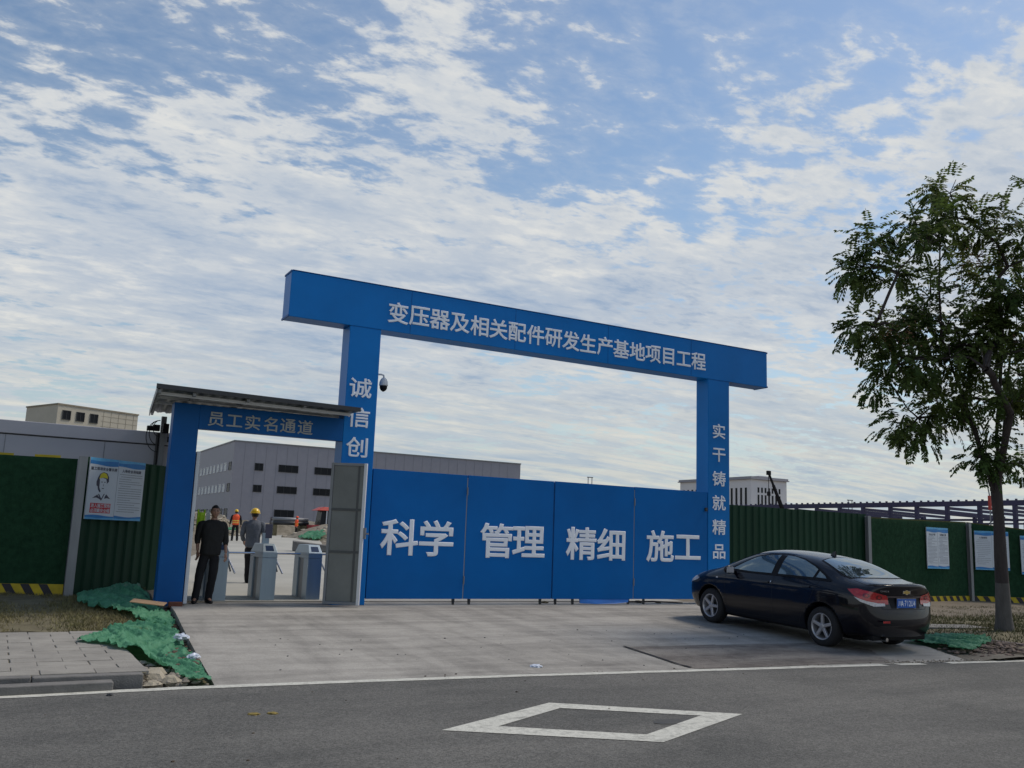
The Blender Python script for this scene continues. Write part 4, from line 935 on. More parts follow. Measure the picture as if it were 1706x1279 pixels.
ps = empty('pipe_stack', (22.4, 80, .8), 'dark stack of pipes and beams lying beyond the earth bank', 'pipe stack')
for i in range(7):
    r_ = .17; lay = i // 4; z = .95 + .17 + lay * .32 + .01 * (i % 2); y = -.6 + (i % 4) * .36 + lay * .18
    obj('pipe', MB().tube([(-1.5, y, z), (1.6, y + .02, z)], r_, 10), (DARK, GREY, mat('purple_brown_pipe', (.05, .03, .05), .5))[i % 3], ps, smooth=True)
obj('timber_bearer', MB().box(-1.5, -1.2, -.9, .9, 0, .95).box(1.1, 1.4, -.9, .9, 0, .95), EARTH, ps)
ld = empty('site_loader', (25.5, 78.6, .8), 'small dark site machine with a red roof beside the grey door leaf', 'loader')
obj('cab', MB().hexa([(-1, -.8, .8), (1.1, -.8, .8), (1.1, .8, .8), (-1, .8, .8), (-.8, -.7, 2.3), (1.0, -.7, 2.3), (1.0, .7, 2.3), (-.8, .7, 2.3)]), WGLASS, ld, bevel=.05)
obj('roof', MB().hexa([(-1.35, -.9, 2.3), (1.3, -.9, 2.3), (1.3, .9, 2.3), (-1.35, .9, 2.3), (-.7, -.7, 2.62), (1.2, -.7, 2.62), (1.2, .7, 2.62), (-.7, .7, 2.62)]), RED, ld, bevel=.04)
obj('body', MB().box(-1.7, 1.9, -.85, .85, .5, 1.05), REDW, ld, bevel=.05)
obj('cab_pillar', MB().box(-.46, -.38, -.86, -.78, .9, 2.3), WHITE, ld)
for x in (-1.1, 1.2):
    for y in (-.95, .75): obj('wheel', MB().tube([(x, y, .5), (x, y + .22, .5)], .5, 14), RUBBER, ld)
# distant tree line on the horizon
mb = MB(); x = -400
for i in range(160):
    x = -300 + i * 9; y = 560 + 60 * math.sin(i * .7); stone_mb(mb, x, y, .5, random.uniform(7, 12), 0, .55)
o = obj('far_trees', mb, TREEFAR, smooth=True); setp(o, 'hazy dark line of far trees on the horizon', 'trees', None, 'stuff')

# ------------------------------------------------------------------ black saloon car (local: x forward, y left, z up, origin under rear axle)
def smooth_obj(name, me, parent, mats):
    me.materials.clear()
    for m in mats: me.materials.append(m)
    me.polygons.foreach_set('use_smooth', [True] * len(me.polygons)); o = link(name, me, parent); return o
car = empty('parked_car', (12.77, 10.871, -.212), 'black four door saloon car with blue number plate parked nose towards the gate', 'car')
car.rotation_euler = (Matrix.Rotation(R(89.75), 3, 'Z') @ Matrix.Rotation(R(-2.6), 3, 'Y')).to_euler()
WS = 3.62
#        x     zb    ys    ymax  zsh  ysh   zbelt ybelt  ymid zmid  yrl  zrl   ztop
ST = [(-.80, .27, .72, .80, .90, .785, 1.03, .70, .56, 1.078, .38, 1.092, 1.097),
      (-.60, .25, .77, .855, .91, .83, 1.045, .735, .60, 1.095, .42, 1.108, 1.114),
      (-.36, .22, .82, .88, .92, .865, 1.055, .77, .65, 1.115, .52, 1.135, 1.150),
      (-.08, .20, .83, .892, .93, .875, 1.06, .79, .685, 1.17, .59, 1.262, 1.292),
      (.33, .19, .84, .894, .93, .878, 1.05, .80, .705, 1.23, .575, 1.368, 1.412),
      (.80, .18, .85, .894, .92, .878, 1.04, .805, .715, 1.25, .575, 1.413, 1.458),
      (1.30, .18, .85, .894, .91, .878, 1.025, .808, .720, 1.25, .58, 1.425, 1.477),
      (1.75, .18, .85, .894, .90, .878, 1.01, .81, .72, 1.23, .575, 1.392, 1.452),
      (2.12, .18, .85, .894, .885, .878, 1.0, .81, .72, 1.15, .61, 1.255, 1.300),
      (2.52, .18, .84, .894, .87, .87, .975, .80, .71, 1.05, .66, 1.078, 1.105),
      (2.80, .19, .83, .89, .855, .86, .945, .77, .64, 1.00, .45, 1.022, 1.035),
      (3.10, .20, .80, .872, .82, .83, .895, .73, .60, .945, .40, .965, .975),
      (3.36, .22, .72, .82, .75, .76, .82, .66, .52, .855, .35, .875, .885)]
def ring(s):
    x, zb, ys_, ym, zsh, ysh, zbt, ybt, ymd, zmd, yr, zr, zt = s
    return [(0, zb), (ys_ * .55, zb), (ys_ - .05, zb), (ys_, zb + .09), (ym, .48), (ym, .68), ((ym + ysh) / 2 + .006, (.68 + zsh) / 2 + .02), (ysh, zsh), (ybt, zbt), (ymd, zmd), (yr, zr), (yr * .5, zt - (zt - zr) * .22), (0, zt)]
def xr(z): return interp([(.25, -.88), (.36, -.95), (.48, -.98), (.60, -.985), (.68, -.95), (.74, -.905), (.90, -.90), (1.0, -.925), (1.03, -.945), (1.078, -.94), (1.095, -.90)], z)
def xf(z): return interp([(.22, 3.50), (.31, 3.58), (.48, 3.62), (.68, 3.60), (.76, 3.56), (.82, 3.52), (.855, 3.48), (.885, 3.43)], z)
bm = bmesh.new(); rings = []
for s in ST:
    pts = ring(s); half = pts; r_ = []
    full = [(-y, z) for y, z in half[::-1]][:-1] + [(y, z) for y, z in half]      # from top-centre(neg side) round the bottom to top-centre: index 0..24
    r_ = [bm.verts.new((s[0], y, z)) for y, z in full[:-1]]                        # last == first (top centre)
    rings.append(r_)
nr = len(rings[0])
for a, b in zip(rings, rings[1:]):
    for j in range(nr): bm.faces.new((a[j], a[(j + 1) % nr], b[(j + 1) % nr], b[j]))
def cap(r_, xfun, bow, s):
    # r_ index: 0 top centre ... 12 bottom centre ... 23 ; pairs (k, nr-k)
    cols = [0, .25, .5, .75, 1]; prev = None; rows = []
    for k in range(1, 12):
        L_, Rr = r_[k], r_[nr - k]; y = abs(L_.co.y); z = L_.co.z; row = [L_]
        for f in (-.72, -.36, 0, .36, .72):
            yy = f * y; row.append(bm.verts.new((xfun(z) + bow * (abs(yy) / .8) ** 2.4, yy * (1 if L_.co.y < 0 else 1), z)))
        row.append(Rr)
        if L_.co.y > 0: row = [row[0]] + row[1:-1][::-1] + [row[-1]]
        rows.append(row)
    for p, q in zip(rows, rows[1:]):
        for i in range(6): bm.faces.new((p[i], p[i + 1], q[i + 1], q[i]))
    for i in range(0, 6): pass
    t = rows[0]; b_ = rows[-1]
    bm.faces.new([r_[0]] + t); bm.faces.new([r_[12]] + b_[::-1])
cap(rings[0], xr, .15, -1); cap(rings[-1], xf, -.22, 1)
bmesh.ops.recalc_face_normals(bm, faces=bm.faces)
cr_l = bm.edges.layers.float.new('crease_edge')
me = bpy.data.meshes.new('body'); bm.to_mesh(me); bm.free()
me = baked(me, [('SUBSURF', dict(levels=3, render_levels=3))])
bm = bmesh.new(); bm.from_mesh(me); car_bvh_full = BVHTree.FromBMesh(bm); bm.free()
WX, WR = (0, 2.685), .318
cut = MB()
for x in WX:
    for s in (-1, 1):
        k = [(x, s * .58, .335), (x, s * 1.2, .335)]; cut.tube(k, .372, 48)
bo = link('temp_body', me); cu_ = obj('temp_cut', cut, DARK)
me = baked(bo, [('BOOLEAN', dict(object=cu_, operation='DIFFERENCE', solver='EXACT'))]); bpy.data.objects.remove(cu_)
body = smooth_obj('body', me, car, [PAINTCAR, BLACK])
for p in me.polygons:
    c = p.center
    for x in WX:
        d = math.hypot(c.x - x, c.z - .335)
        if abs(c.y) < .80 and d < .378 and abs(abs(c.y) - .58) < .35 and (abs(p.normal.y) < .3 or abs(abs(c.y) - .58) < .01): p.material_index = 1; p.use_smooth = False
    if c.z < .24: p.material_index = 1
bm = bmesh.new(); bm.from_mesh(me); bvh = car_bvh_full
def patch(name, pts, hit, mats, off=.004, parent=None, cell=.06, rim=.0, smooth=True):
    """surface piece laid on the body: outline in a 2-D chart, each vertex carried onto the body by hit(u, v)"""
    b = bmesh.new(); vs_ = [b.verts.new((p[0], p[1], 0)) for p in pts]; f = b.faces.new(vs_)
    bmesh.ops.triangulate(b, faces=[f])
    for _ in range(7):
        le = [e for e in b.edges if e.calc_length() > cell]
        if not le: break
        bmesh.ops.subdivide_edges(b, edges=le, cuts=1); bmesh.ops.triangulate(b, faces=[f for f in b.faces if len(f.verts) > 3])
    bad = []
    for v in b.verts:
        h = hit(v.co.x, v.co.y)
        if h is None: bad.append(v); continue
        v.co = h[0] + h[1] * off
    bmesh.ops.delete(b, geom=bad, context='VERTS')
    me_ = bpy.data.meshes.new(name); b.to_mesh(me_); b.free(); me_.materials.append(mats)
    me_.polygons.foreach_set('use_smooth', [smooth] * len(me_.polygons)); return link(name, me_, parent or car)
def hside(s):
    def h(u, v):
        q = bvh.ray_cast(Vector((u, s * 3, v)), Vector((0, -s, 0))); return (q[0], q[1]) if q[0] else None
    return h
def htop(u, v):
    q = bvh.ray_cast(Vector((u, v, 4)), Vector((0, 0, -1))); return (q[0], q[1]) if q[0] else None
def hcyl(s, front=False):
    o_ = (-.30, .35) if not front else (2.95, .35)
    def h(u, v):
        a = R(u * 100); d = Vector((-math.cos(a) if not front else math.cos(a), s * math.sin(a), 0)); o__ = Vector((o_[0], s * o_[1], v)); q = bvh.ray_cast(o__ + d * 3, -d); return (q[0], q[1]) if q[0] else None
    return h
def hrear(u, v):
    q = bvh.ray_cast(Vector((-3, u, v)), Vector((1, 0, 0))); return (q[0], q[1]) if q[0] else None
for s in (1, -1):
    dlo = [(2.36, 1.012), (2.05, 1.165), (1.72, 1.315), (1.45, 1.378), (1.18, 1.40), (.95, 1.395), (.62, 1.355), (.30, 1.265), (.02, 1.135), (-.14, 1.055), (.1, 1.055), (.8, 1.04), (1.6, 1.02)]
    patch('window_surround', dlo, hside(s), BLACK, .0025)
    patch('front_side_window', [(2.20, 1.045), (1.95, 1.18), (1.70, 1.295), (1.45, 1.352), (1.16, 1.372), (1.20, 1.055), (1.7, 1.04)], hside(s), GLASS, .006)
    patch('rear_side_window', [(1.05, 1.060), (1.02, 1.372), (.85, 1.37), (.60, 1.330), (.34, 1.25), (.24, 1.205), (.27, 1.075)], hside(s), GLASS, .006)
    patch('quarter_window', [(.21, 1.08), (.19, 1.18), (.05, 1.115), (.0, 1.078)], hside(s), GLASS, .006)
    def seam(pts, wd=.007):
        for (a, b), (c, d) in zip(pts, pts[1:]):
            t = Vector((c - a, d - b)).normalized(); n_ = Vector((-t.y, t.x)) * wd / 2
            patch('door_seam', [(a - n_.x, b - n_.y), (c - n_.x, d - n_.y), (c + n_.x, d + n_.y), (a + n_.x, b + n_.y)], hside(s), SEAM, .0018, cell=.05)
    seam([(1.12, 1.03), (1.10, .80), (1.10, .30), (2.20, .27)]); seam([(2.36, .99), (2.30, .85), (2.27, .45), (2.20, .27)])
    seam([(1.10, .30), (.50, .30), (.40, .55), (.26, .68), (.17, .90), (.12, 1.04)])
    patch('door_handle', [(1.20, .885), (1.38, .885), (1.38, .915), (1.20, .915)], hside(s), CHROME if False else PAINTCAR, .018, smooth=False)
    patch('door_handle', [(.26, .905), (.44, .905), (.44, .935), (.26, .935)], hside(s), PAINTCAR, .018, smooth=False)
    patch('handle_lock', [(1.135, .905), (1.155, .905), (1.155, .925), (1.135, .925)], hside(s), CHROME, .012, smooth=False)
    patch('side_repeater', [(2.50, .845), (2.55, .845), (2.55, .865), (2.50, .865)], hside(s), LAMPW, .006)
    patch('window_sill_trim', [(2.36, 1.008), (-.12, 1.050), (-.12, 1.042), (2.36, .998)], hside(s), BLACK, .007)
    tl = patch('tail_light', [(.03, .905), (.03, .775), (.20, .765), (.42, .80), (.56, .875), (.70, .965), (.52, .985), (.30, .955), (.14, .925)], hcyl(s), TAIL, .010, cell=.04)
    patch('lamp_lens', [(.10, .785), (.10, .745), (.30, .735), (.48, .80), (.57, .865), (.40, .815), (.22, .785)], hcyl(s), LAMPW, .014, tl, cell=.04)
    patch('head_light', [(.10, .74), (.16, .66), (.45, .68), (.75, .76), (.80, .80), (.55, .82), (.2, .78)], hcyl(s, True), LAMPW, .008, cell=.05)
    TD = TAILD
    for uc, vc, rr_ in ((.20, .875, .038), (.40, .895, .032)):
        patch('lamp_ring', [(uc + rr_ * 1.5 * math.cos(2 * math.pi * q / 16), vc + rr_ * math.sin(2 * math.pi * q / 16)) for q in range(16)], hcyl(s), TD, .0125, tl, cell=.02)
        patch('lamp_bulb', [(uc + rr_ * .8 * math.cos(2 * math.pi * q / 16), vc + rr_ * .55 * math.sin(2 * math.pi * q / 16)) for q in range(16)], hcyl(s), TAIL, .015, tl, cell=.02)
    mr_ = MB().tube([(2.12, s * .80, .99), (2.10, s * .90, 1.0)], [.035, .03], 8); mo = obj('mirror_arm', mr_, PAINTCAR, car)
    b = bmesh.new(); bmesh.ops.create_icosphere(b, subdivisions=3, radius=1)
    for v in b.verts: v.co = Vector((v.co.x * .075 if v.co.x > 0 else v.co.x * .03, v.co.y * .115, v.co.z * .072)) + Vector((2.10, s * .965, 1.03))
    me_ = bpy.data.meshes.new('wing_mirror'); b.to_mesh(me_); b.free(); wm = smooth_obj('wing_mirror', me_, car, [PAINTCAR])
    obj('mirror_glass', MB().box(2.066, 2.070, s * .965 - .085, s * .965 + .085, .98, 1.08), LAMPW, wm)
rw = [(-.44, 0), (-.425, .30), (-.36, .585), (-.20, .615), (.06, .565), (.30, .505), (.345, .30), (.36, 0)]
patch('rear_window', [(a, b) for a, b in rw] + [(a, -b) for a, b in rw[-2:0:-1]], htop, GLASS, .005)
rw2 = [(-.475, 0), (-.455, .33), (-.38, .635), (-.20, .655), (.06, .60), (.33, .535), (.385, .30), (.40, 0)]
patch('rear_window_surround', [(a, b) for a, b in rw2] + [(a, -b) for a, b in rw2[-2:0:-1]], htop, BLACK, .002)
ww = [(2.52, 0), (2.47, .38), (2.36, .67), (2.10, .60), (1.78, .53), (1.74, .30), (1.73, 0)]
patch('windscreen', [(a, b) for a, b in ww] + [(a, -b) for a, b in ww[-2:0:-1]], htop, GLASS, .005)
def seam2(pts, h, wd=.007, name='boot_seam', m=SEAM, off=.0018):
    for (a, b), (c, d) in zip(pts, pts[1:]):
        t = Vector((c - a, d - b)).normalized(); n_ = Vector((-t.y, t.x)) * wd / 2
        patch(name, [(a - n_.x, b - n_.y), (c - n_.x, d - n_.y), (c + n_.x, d + n_.y), (a + n_.x, b + n_.y)], h, m, off, cell=.05)
seam2([(-.58, .895), (-.50, .70), (.50, .70), (.58, .895)], hrear)
seam2([(-.44, .64), (-.70, .66), (-.88, .62)], htop); seam2([(-.44, -.64), (-.70, -.66), (-.88, -.62)], htop)
patch('plate_recess', [(-.33, .715), (.33, .715), (.36, .865), (-.36, .865)], hrear, BLACK, .003)
patch('chrome_strip', [(-.40, .882), (.40, .882), (.40, .905), (-.40, .905)], hrear, mat('smoked_chrome', (.22, .2, .22), .2, 1), .012)
patch('boot_lip', [(-.60, 1.045), (.60, 1.045), (.60, 1.062), (-.60, 1.062)], hrear, PAINTCAR, .006)
pt = obj('number_plate', MB().box(-.932, -.922, -.22, .22, .725, .865), PLATE, car, bevel=.002)
o = obj('plate_frame', MB().box(-.926, -.916, -.228, .228, .717, .873), CHROME, car)
def backletter(ch, y, z, w_, h_, x, m, parent, name='letter', off=.012):
    o = letter(ch, 0, 0, w_, h_, 0, parent, m=m, off=off, thick=.003, name=name); o.location = (x, y, z); o.rotation_euler = (0, 0, R(-90)); return o
for i, (ch, w_, y) in enumerate([('川', .085, .165), ('A', .085, .105), ('·', .08, .068), ('7', .085, .032), ('1', .085, -.020), ('2', .085, -.070), ('U', .085, -.122), ('4', .085, -.176)]):
    backletter(ch, y, .795, w_, .125 if i not in (0, 2) else .09, -.9325, LETTER, pt)
# emblem: bow tie
def bow(sc, x, m, nm):
    mb = MB().poly([(x, .085 * sc, .022 * sc + .965), (x, .030 * sc, .022 * sc + .965), (x, .026 * sc, .038 * sc + .965), (x, -.026 * sc, .038 * sc + .965), (x, -.030 * sc, .022 * sc + .965), (x, -.092 * sc, .022 * sc + .965), (x, -.085 * sc, -.022 * sc + .965), (x, -.030 * sc, -.022 * sc + .965), (x, -.026 * sc, -.038 * sc + .965), (x, .026 * sc, -.038 * sc + .965), (x, .030 * sc, -.022 * sc + .965), (x, .092 * sc, -.022 * sc + .965)], .008, (-1, 0, 0)); return obj(nm, mb, m, car)
hx = hrear(0, .965)[0].x
bow(1.0, hx - .002, CHROME, 'emblem_rim'); bow(.78, hx - .006, GOLD, 'emblem')
hy = hrear(.46, .985)
for i, ch in enumerate('CRUZE'):
    q = hrear(.52 - i * .034, .975)[0]; backletter(ch, .52 - i * .034, .975, .045, .035, q.x - .003, CHROME, car)
obj('bumper_lip', MB().box(-.80, -.60, -.62, .62, .205, .30), BLACK, car, bevel=.02)
obj('fog_reflector', MB().box(-.985, -.975, .45, .60, .50, .53), TAIL, car)
obj('exhaust_pipe', MB().tube([(-.70, .42, .235), (-.905, .42, .235)], .03, 12), CHROME, car)
obj('underbody', MB().box(-.5, 3.2, -.56, .56, .17, .34), BLACK, car)
obj('aerial', MB().hexa([(.50, -.02, 1.42), (.62, -.02, 1.42), (.62, .02, 1.42), (.50, .02, 1.42), (.50, -.006, 1.50), (.54, -.006, 1.50), (.54, .006, 1.50), (.50, .006, 1.50)]), PAINTCAR, car)
def wheel(x, s):
    wl = bpy.data.objects.new('wheel', None); C.objects.link(wl); wl.parent = car; wl.location = (x, s * .775, WR); wl.empty_display_size = .1
    prof = [(.205, -.10), (.245, -.108), (.295, -.10), (.315, -.07), (.318, 0), (.315, .07), (.295, .10), (.245, .108), (.205, .10)]
    def lathe(prof, n=48):
        mb = MB(); m_ = len(prof)
        for i in range(n):
            a = 2 * math.pi * i / n
            for r_, w_ in prof: mb.v.append((r_ * math.cos(a), s * w_, r_ * math.sin(a)))
        for i in range(n):
            for j in range(m_ - 1): a, b = i * m_ + j, ((i + 1) % n) * m_ + j; mb.f.append((a, b, b + 1, a + 1)); mb.m.append(0)
        return mb
    obj('tyre', lathe(prof), RUBBER, wl, smooth=True)
    obj('rim', lathe([(.212, .102), (.200, .104), (.190, .085), (.178, .03), (.17, -.09)]), ALLOY, wl, smooth=True)
    obj('brake_disc', MB().tube([(0, s * .0, 0), (0, s * .01, 0)], .14, 24), DARK, wl); obj('wheel_back', MB().tube([(0, -s * .09, 0), (0, -s * .085, 0)], .205, 24), BLACK, wl)
    sp2 = MB()
    for k in range(5):
        a = 2 * math.pi * k / 5 + (.31 if x > 1 else .0) + math.pi / 2; ca, sa = math.cos(a), math.sin(a)
        def P(r_, t, w_): return (ca * r_ - sa * t, s * w_, sa * r_ + ca * t)
        sp2.hexa([P(.03, -.034, .055), P(.03, .034, .055), P(.197, .030, .062), P(.197, -.030, .062), P(.03, -.028, .088), P(.03, .028, .088), P(.197, .021, .098), P(.197, -.021, .098)])
    obj('spokes', sp2, ALLOY, wl, bevel=.006)
    obj('hub_cap', MB().tube([(0, s * .05, 0), (0, s * .092, 0), (0, s * .096, 0)], [.05, .045, .03], 20), ALLOY, wl)
for x in WX:
    for s in (1, -1): wheel(x, s)
bm.free()


# ------------------------------------------------------------------ street tree
LOBES = [(x + (.28 if x < -2.3 else .12 if x < -1.5 else 0), y, z, r * (.85 if x < -2.3 else 1)) for x, y, z, r in [(-1.89,-0.46,8.44,0.30),(-1.62,-0.14,8.13,0.45),(-2.39,0.09,7.93,0.31),(-2.86,0.73,7.59,0.34),(-2.92,0.89,7.10,0.46),(-2.88,0.16,6.83,0.38),(-3.07,-0.68,7.15,0.47),(-0.74,0.40,7.76,0.57),(-1.19,-0.69,7.74,0.35),(-0.83,-0.93,7.80,0.40),(0.21,0.36,7.72,0.59),(-0.48,-0.73,7.13,0.62),(-0.90,0.68,6.76,0.55),(-1.20,-0.23,6.72,0.59),(-0.22,-0.27,6.66,0.66),(-3.10,0.59,5.82,0.33),(-2.20,0.73,5.89,0.41),(-1.13,1.02,6.15,0.50),(-1.28,0.10,5.95,0.64),(-0.14,0.10,6.08,0.69),(0.33,-0.36,6.06,0.66),(-2.68,0.38,5.10,0.42),(-2.19,1.07,4.99,0.24),(-1.63,0.61,5.37,0.48),(-1.72,-0.18,5.23,0.53),(-1.75,-0.92,4.91,0.62),(0.92,0.05,5.25,0.68),(-1.35,0.33,4.39,0.36),(-1.38,0.73,4.18,0.41),(-1.65,1.11,4.09,0.32),(-0.40,0.44,4.67,0.49),(0.56,0.52,4.73,0.58),(-0.29,-0.56,4.51,0.52),(0.02,0.17,3.64,0.34),(-0.53,0.03,3.41,0.21),(0.75,0.00,3.38,0.17),(-2.93,1.24,7.05,0.27),(-3.47,0.73,5.77,0.16),(-0.47,-1.41,5.43,0.63),(-0.18,-1.54,6.50,0.64),(2.15,-0.37,5.47,0.58),(-0.07,-1.12,7.47,0.54),(0.90,-0.56,4.78,0.56),(-0.40,-1.15,6.44,0.58),(-1.02,-0.02,5.60,0.60),(-0.69,-0.56,5.55,0.59)]]
def street_tree():
    rnd = random.Random(11); t = empty('street_tree', (17.3, 11.2, -.17), 'roadside tree with open drooping dark green crown and whitewashed lower trunk', 'tree')
    P0 = Vector((.08, .08, 0)); Fk = Vector((-.14, -.03, 3.02))
    nodes = [Fk.copy()]; par = [-1]; tipr = [0]
    def add(p, pa): nodes.append(p); par.append(pa); tipr.append(0); return len(nodes) - 1
    # four rising limbs
    for pts in ([(-.30, .10, 3.35), (-.55, .12, 4.1), (-.80, .25, 4.9), (-1.15, .3, 5.8), (-1.45, .1, 6.7), (-1.7, -.15, 7.6)],
                [(-.05, -.05, 3.35), (-.02, -.02, 3.9), (-.25, -.3, 4.9), (-.4, -.5, 5.9), (-.6, -.6, 6.9)],
                [(.10, -.05, 3.30), (.25, .02, 3.9), (.45, .0, 4.9), (.55, -.1, 6.0), (.3, .1, 7.1)],
                [(-.20, -.22, 3.4), (-.6, -.7, 4.2), (-1.2, -.8, 4.7)]):
        pa = 0
        for p in pts: pa = add(Vector(p), pa)
    for (x, y, z, r) in sorted(LOBES, key=lambda l: (Vector(l[:3]) - Fk).length):
        c = Vector((x, y, z)); best = min(range(1, len(nodes)), key=lambda i: (nodes[i] - c).length + (2.5 if nodes[i].z > c.z + .1 else 0) + .25 * (nodes[i].z < 3.5))
        a = nodes[best]; d = c - a; L_ = d.length; pa = best; n = max(2, int(L_ / .35))
        for k in range(1, n + 1):
            q = k / n; p = a.lerp(c, q) + Vector((rnd.uniform(-.05, .05), rnd.uniform(-.05, .05), .10 * L_ * math.sin(math.pi * q) * .6 + rnd.uniform(-.04, .04))) * (1 if k < n else .2); pa = add(p, pa)
        for _ in range(int(4 + r * 8)):
            v = Vector((rnd.gauss(0, 1), rnd.gauss(0, 1), rnd.gauss(.2, .8))).normalized() * r * rnd.uniform(.5, .95); add(c + v, pa)
    cnt = [0] * len(nodes)
    for i in range(len(nodes) - 1, 0, -1): cnt[i] += 1; cnt[par[i]] += cnt[i]
    def rad(i): return .0040 * math.sqrt(max(1, cnt[i])) ** 1.02 + .002
    tr = MB(); tr.tube([P0 + Vector((0, 0, -.15)), P0 + Vector((0, 0, .05)), P0 + Vector((-.02, -.01, .35)), P0.lerp(Fk, .33), P0.lerp(Fk, .5), P0.lerp(Fk, .72) + Vector((.02, 0, 0)), P0.lerp(Fk, .92), Fk + Vector((0, 0, .1))], [.22, .18, .145, .125, .115, .102, .108, .10], 20)
    for v in range(len(tr.v)):
        x, y, z = tr.v[v]; q = 1 + .10 * noise.noise(Vector((x * 7, y * 7, z * 1.2))); cx = P0.x + (Fk.x - P0.x) * z / 3; tr.v[v] = (cx + (x - cx) * q, y * q, z)
    tr.m = [1 if (sum(tr.v[i][2] for i in f) / len(f)) < 1.15 else 0 for f in tr.f]
    obj('trunk', tr, [BARK, LIME], t, smooth=True)
    br = MB()
    for i in range(1, len(nodes)):
        a, b = nodes[par[i]], nodes[i]
        ra, rb = min(rad(par[i]), .085), min(rad(i), .075)
        if par[i] == 0: a = Fk + Vector((0, 0, -.15)); ra = .085
        ra = min(ra, rb * 1.5) if par[i] != 0 else ra
        br.tube([a, b], [ra, rb], 5 if rb < .02 else 9, cap=False)
    br.tube([Fk + Vector((.02, .0, -.35)), Fk + Vector((-.20, 0, -.15)), Fk + Vector((-.24, 0, .15)), Fk + Vector((-.22, .02, .5))], [.03, .02, .015, .01], 6)
    obj('limbs', br, BARK, t, smooth=True, fix=False)
    lf_ = MB(); up = Vector((0, 0, 1))
    def leaflet(p, d, nrm, l_, w_):
        s = d.cross(nrm).normalized() * w_; lf_.add([p, p + d * l_ * .45 + s, p + d * l_, p + d * l_ * .45 - s], [(0, 1, 2, 3)])
    def compound(p, d):
        l_ = rnd.uniform(.20, .36); n = rnd.randint(5, 7); d = d.normalized(); sd_ = d.cross(up)
        if sd_.length < .05: sd_ = Vector((1, 0, 0))
        sd_.normalize(); q = p.copy(); dd = d.copy(); cuts = []
        for k in range(n):
            dd = (dd + Vector((0, 0, -.16))).normalized(); q2 = q + dd * l_ / n; nrm = dd.cross(sd_).normalized()
            lf_.add([q, q2, q2 + sd_ * .004, q + sd_ * .004], [(0, 1, 2, 3)])
            for s in (-1, 1):
                ld_ = (sd_ * s + dd * .55 + Vector((0, 0, -.45 + rnd.uniform(-.25, .15)))).normalized(); leaflet(q2, ld_, (nrm + Vector((rnd.uniform(-.5, .5), rnd.uniform(-.5, .5), 0))).normalized(), rnd.uniform(.075, .120), rnd.uniform(.020, .031))
            q = q2
        leaflet(q, dd, sd_, .08, .02)
    for q_, (x, y, z, r) in enumerate(LOBES):
        if r > .5 and q_ % 3 == 1: continue
        c = Vector((x, y, z)); N_ = int(200 * r * r + 34)
        # leaves gather in sprays rather than filling a ball evenly
        sprays = [(c + Vector((rnd.gauss(0, .5), rnd.gauss(0, .5), rnd.gauss(0, .5))) * r) for _ in range(int(4 + 9 * r))]
        for _ in range(N_):
            s = rnd.choice(sprays); o_ = Vector((rnd.gauss(0, 1), rnd.gauss(0, 1), rnd.gauss(0, .8))) * .115
            p = s + o_; d = (p - c).normalized() * .8 + o_.normalized() * .6 + Vector((0, 0, rnd.uniform(-.3, .4))); compound(p, d)
    for i in range(1, len(nodes)):
        if cnt[i] <= 2 and rnd.random() < .55: compound(nodes[i], nodes[i] - nodes[par[i]])
    cw = obj('crown', lf_, LEAF, t, fix=False); cw['kind'] = 'stuff'
    pd = MB()
    for (x, y, z) in ((-1.15, -.3, 7.2), (-.9, -.2, 7.35), (.2, -.5, 7.5), (-.3, -1.2, 5.75), (.5, -.6, 7.2), (-2.6, .2, 5.6)):
        for _ in range(110):
            p = Vector((x, y, z)) + Vector((rnd.gauss(0, .20), rnd.gauss(0, .20), rnd.gauss(0, .13))); s = Vector((rnd.uniform(-1, 1), rnd.uniform(-1, 1), rnd.uniform(-1, 1))).normalized() * .028; u = s.orthogonal().normalized() * .022
            pd.add([p - s, p + u, p + s, p - u], [(0, 1, 2, 3)])
    o = obj('seed_pods', pd, LEAFB, t, fix=False); o['kind'] = 'stuff'
street_tree()

# ------------------------------------------------------------------ people
def skin(verts, edges, radii, lv=2):
    me = bpy.data.meshes.new('temp_skin'); me.from_pydata([tuple(v) for v in verts], edges, []); o = link('temp', me)
    o.modifiers.new('skin', 'SKIN'); sv = me.skin_vertices[0].data
    for i, r in enumerate(radii): sv[i].radius = (r, r) if not isinstance(r, tuple) else r; sv[i].use_root = (i == 0)
    md = o.modifiers.new('s', 'SUBSURF'); md.levels = lv; md.render_levels = lv
    dg = bpy.context.evaluated_depsgraph_get(); dg.update(); m2 = bpy.data.meshes.new_from_object(o.evaluated_get(dg)); bpy.data.objects.remove(o); return m2
def join_into(me, mbs):
    b = bmesh.new(); b.from_mesh(me)
    for mb in mbs:
        t = bpy.data.meshes.new('t'); t.from_pydata(mb.v, [], mb.f); b.from_mesh(t)
    bmesh.ops.recalc_face_normals(b, faces=b.faces); b.to_mesh(me); b.free(); me.polygons.foreach_set('use_smooth', [True] * len(me.polygons))
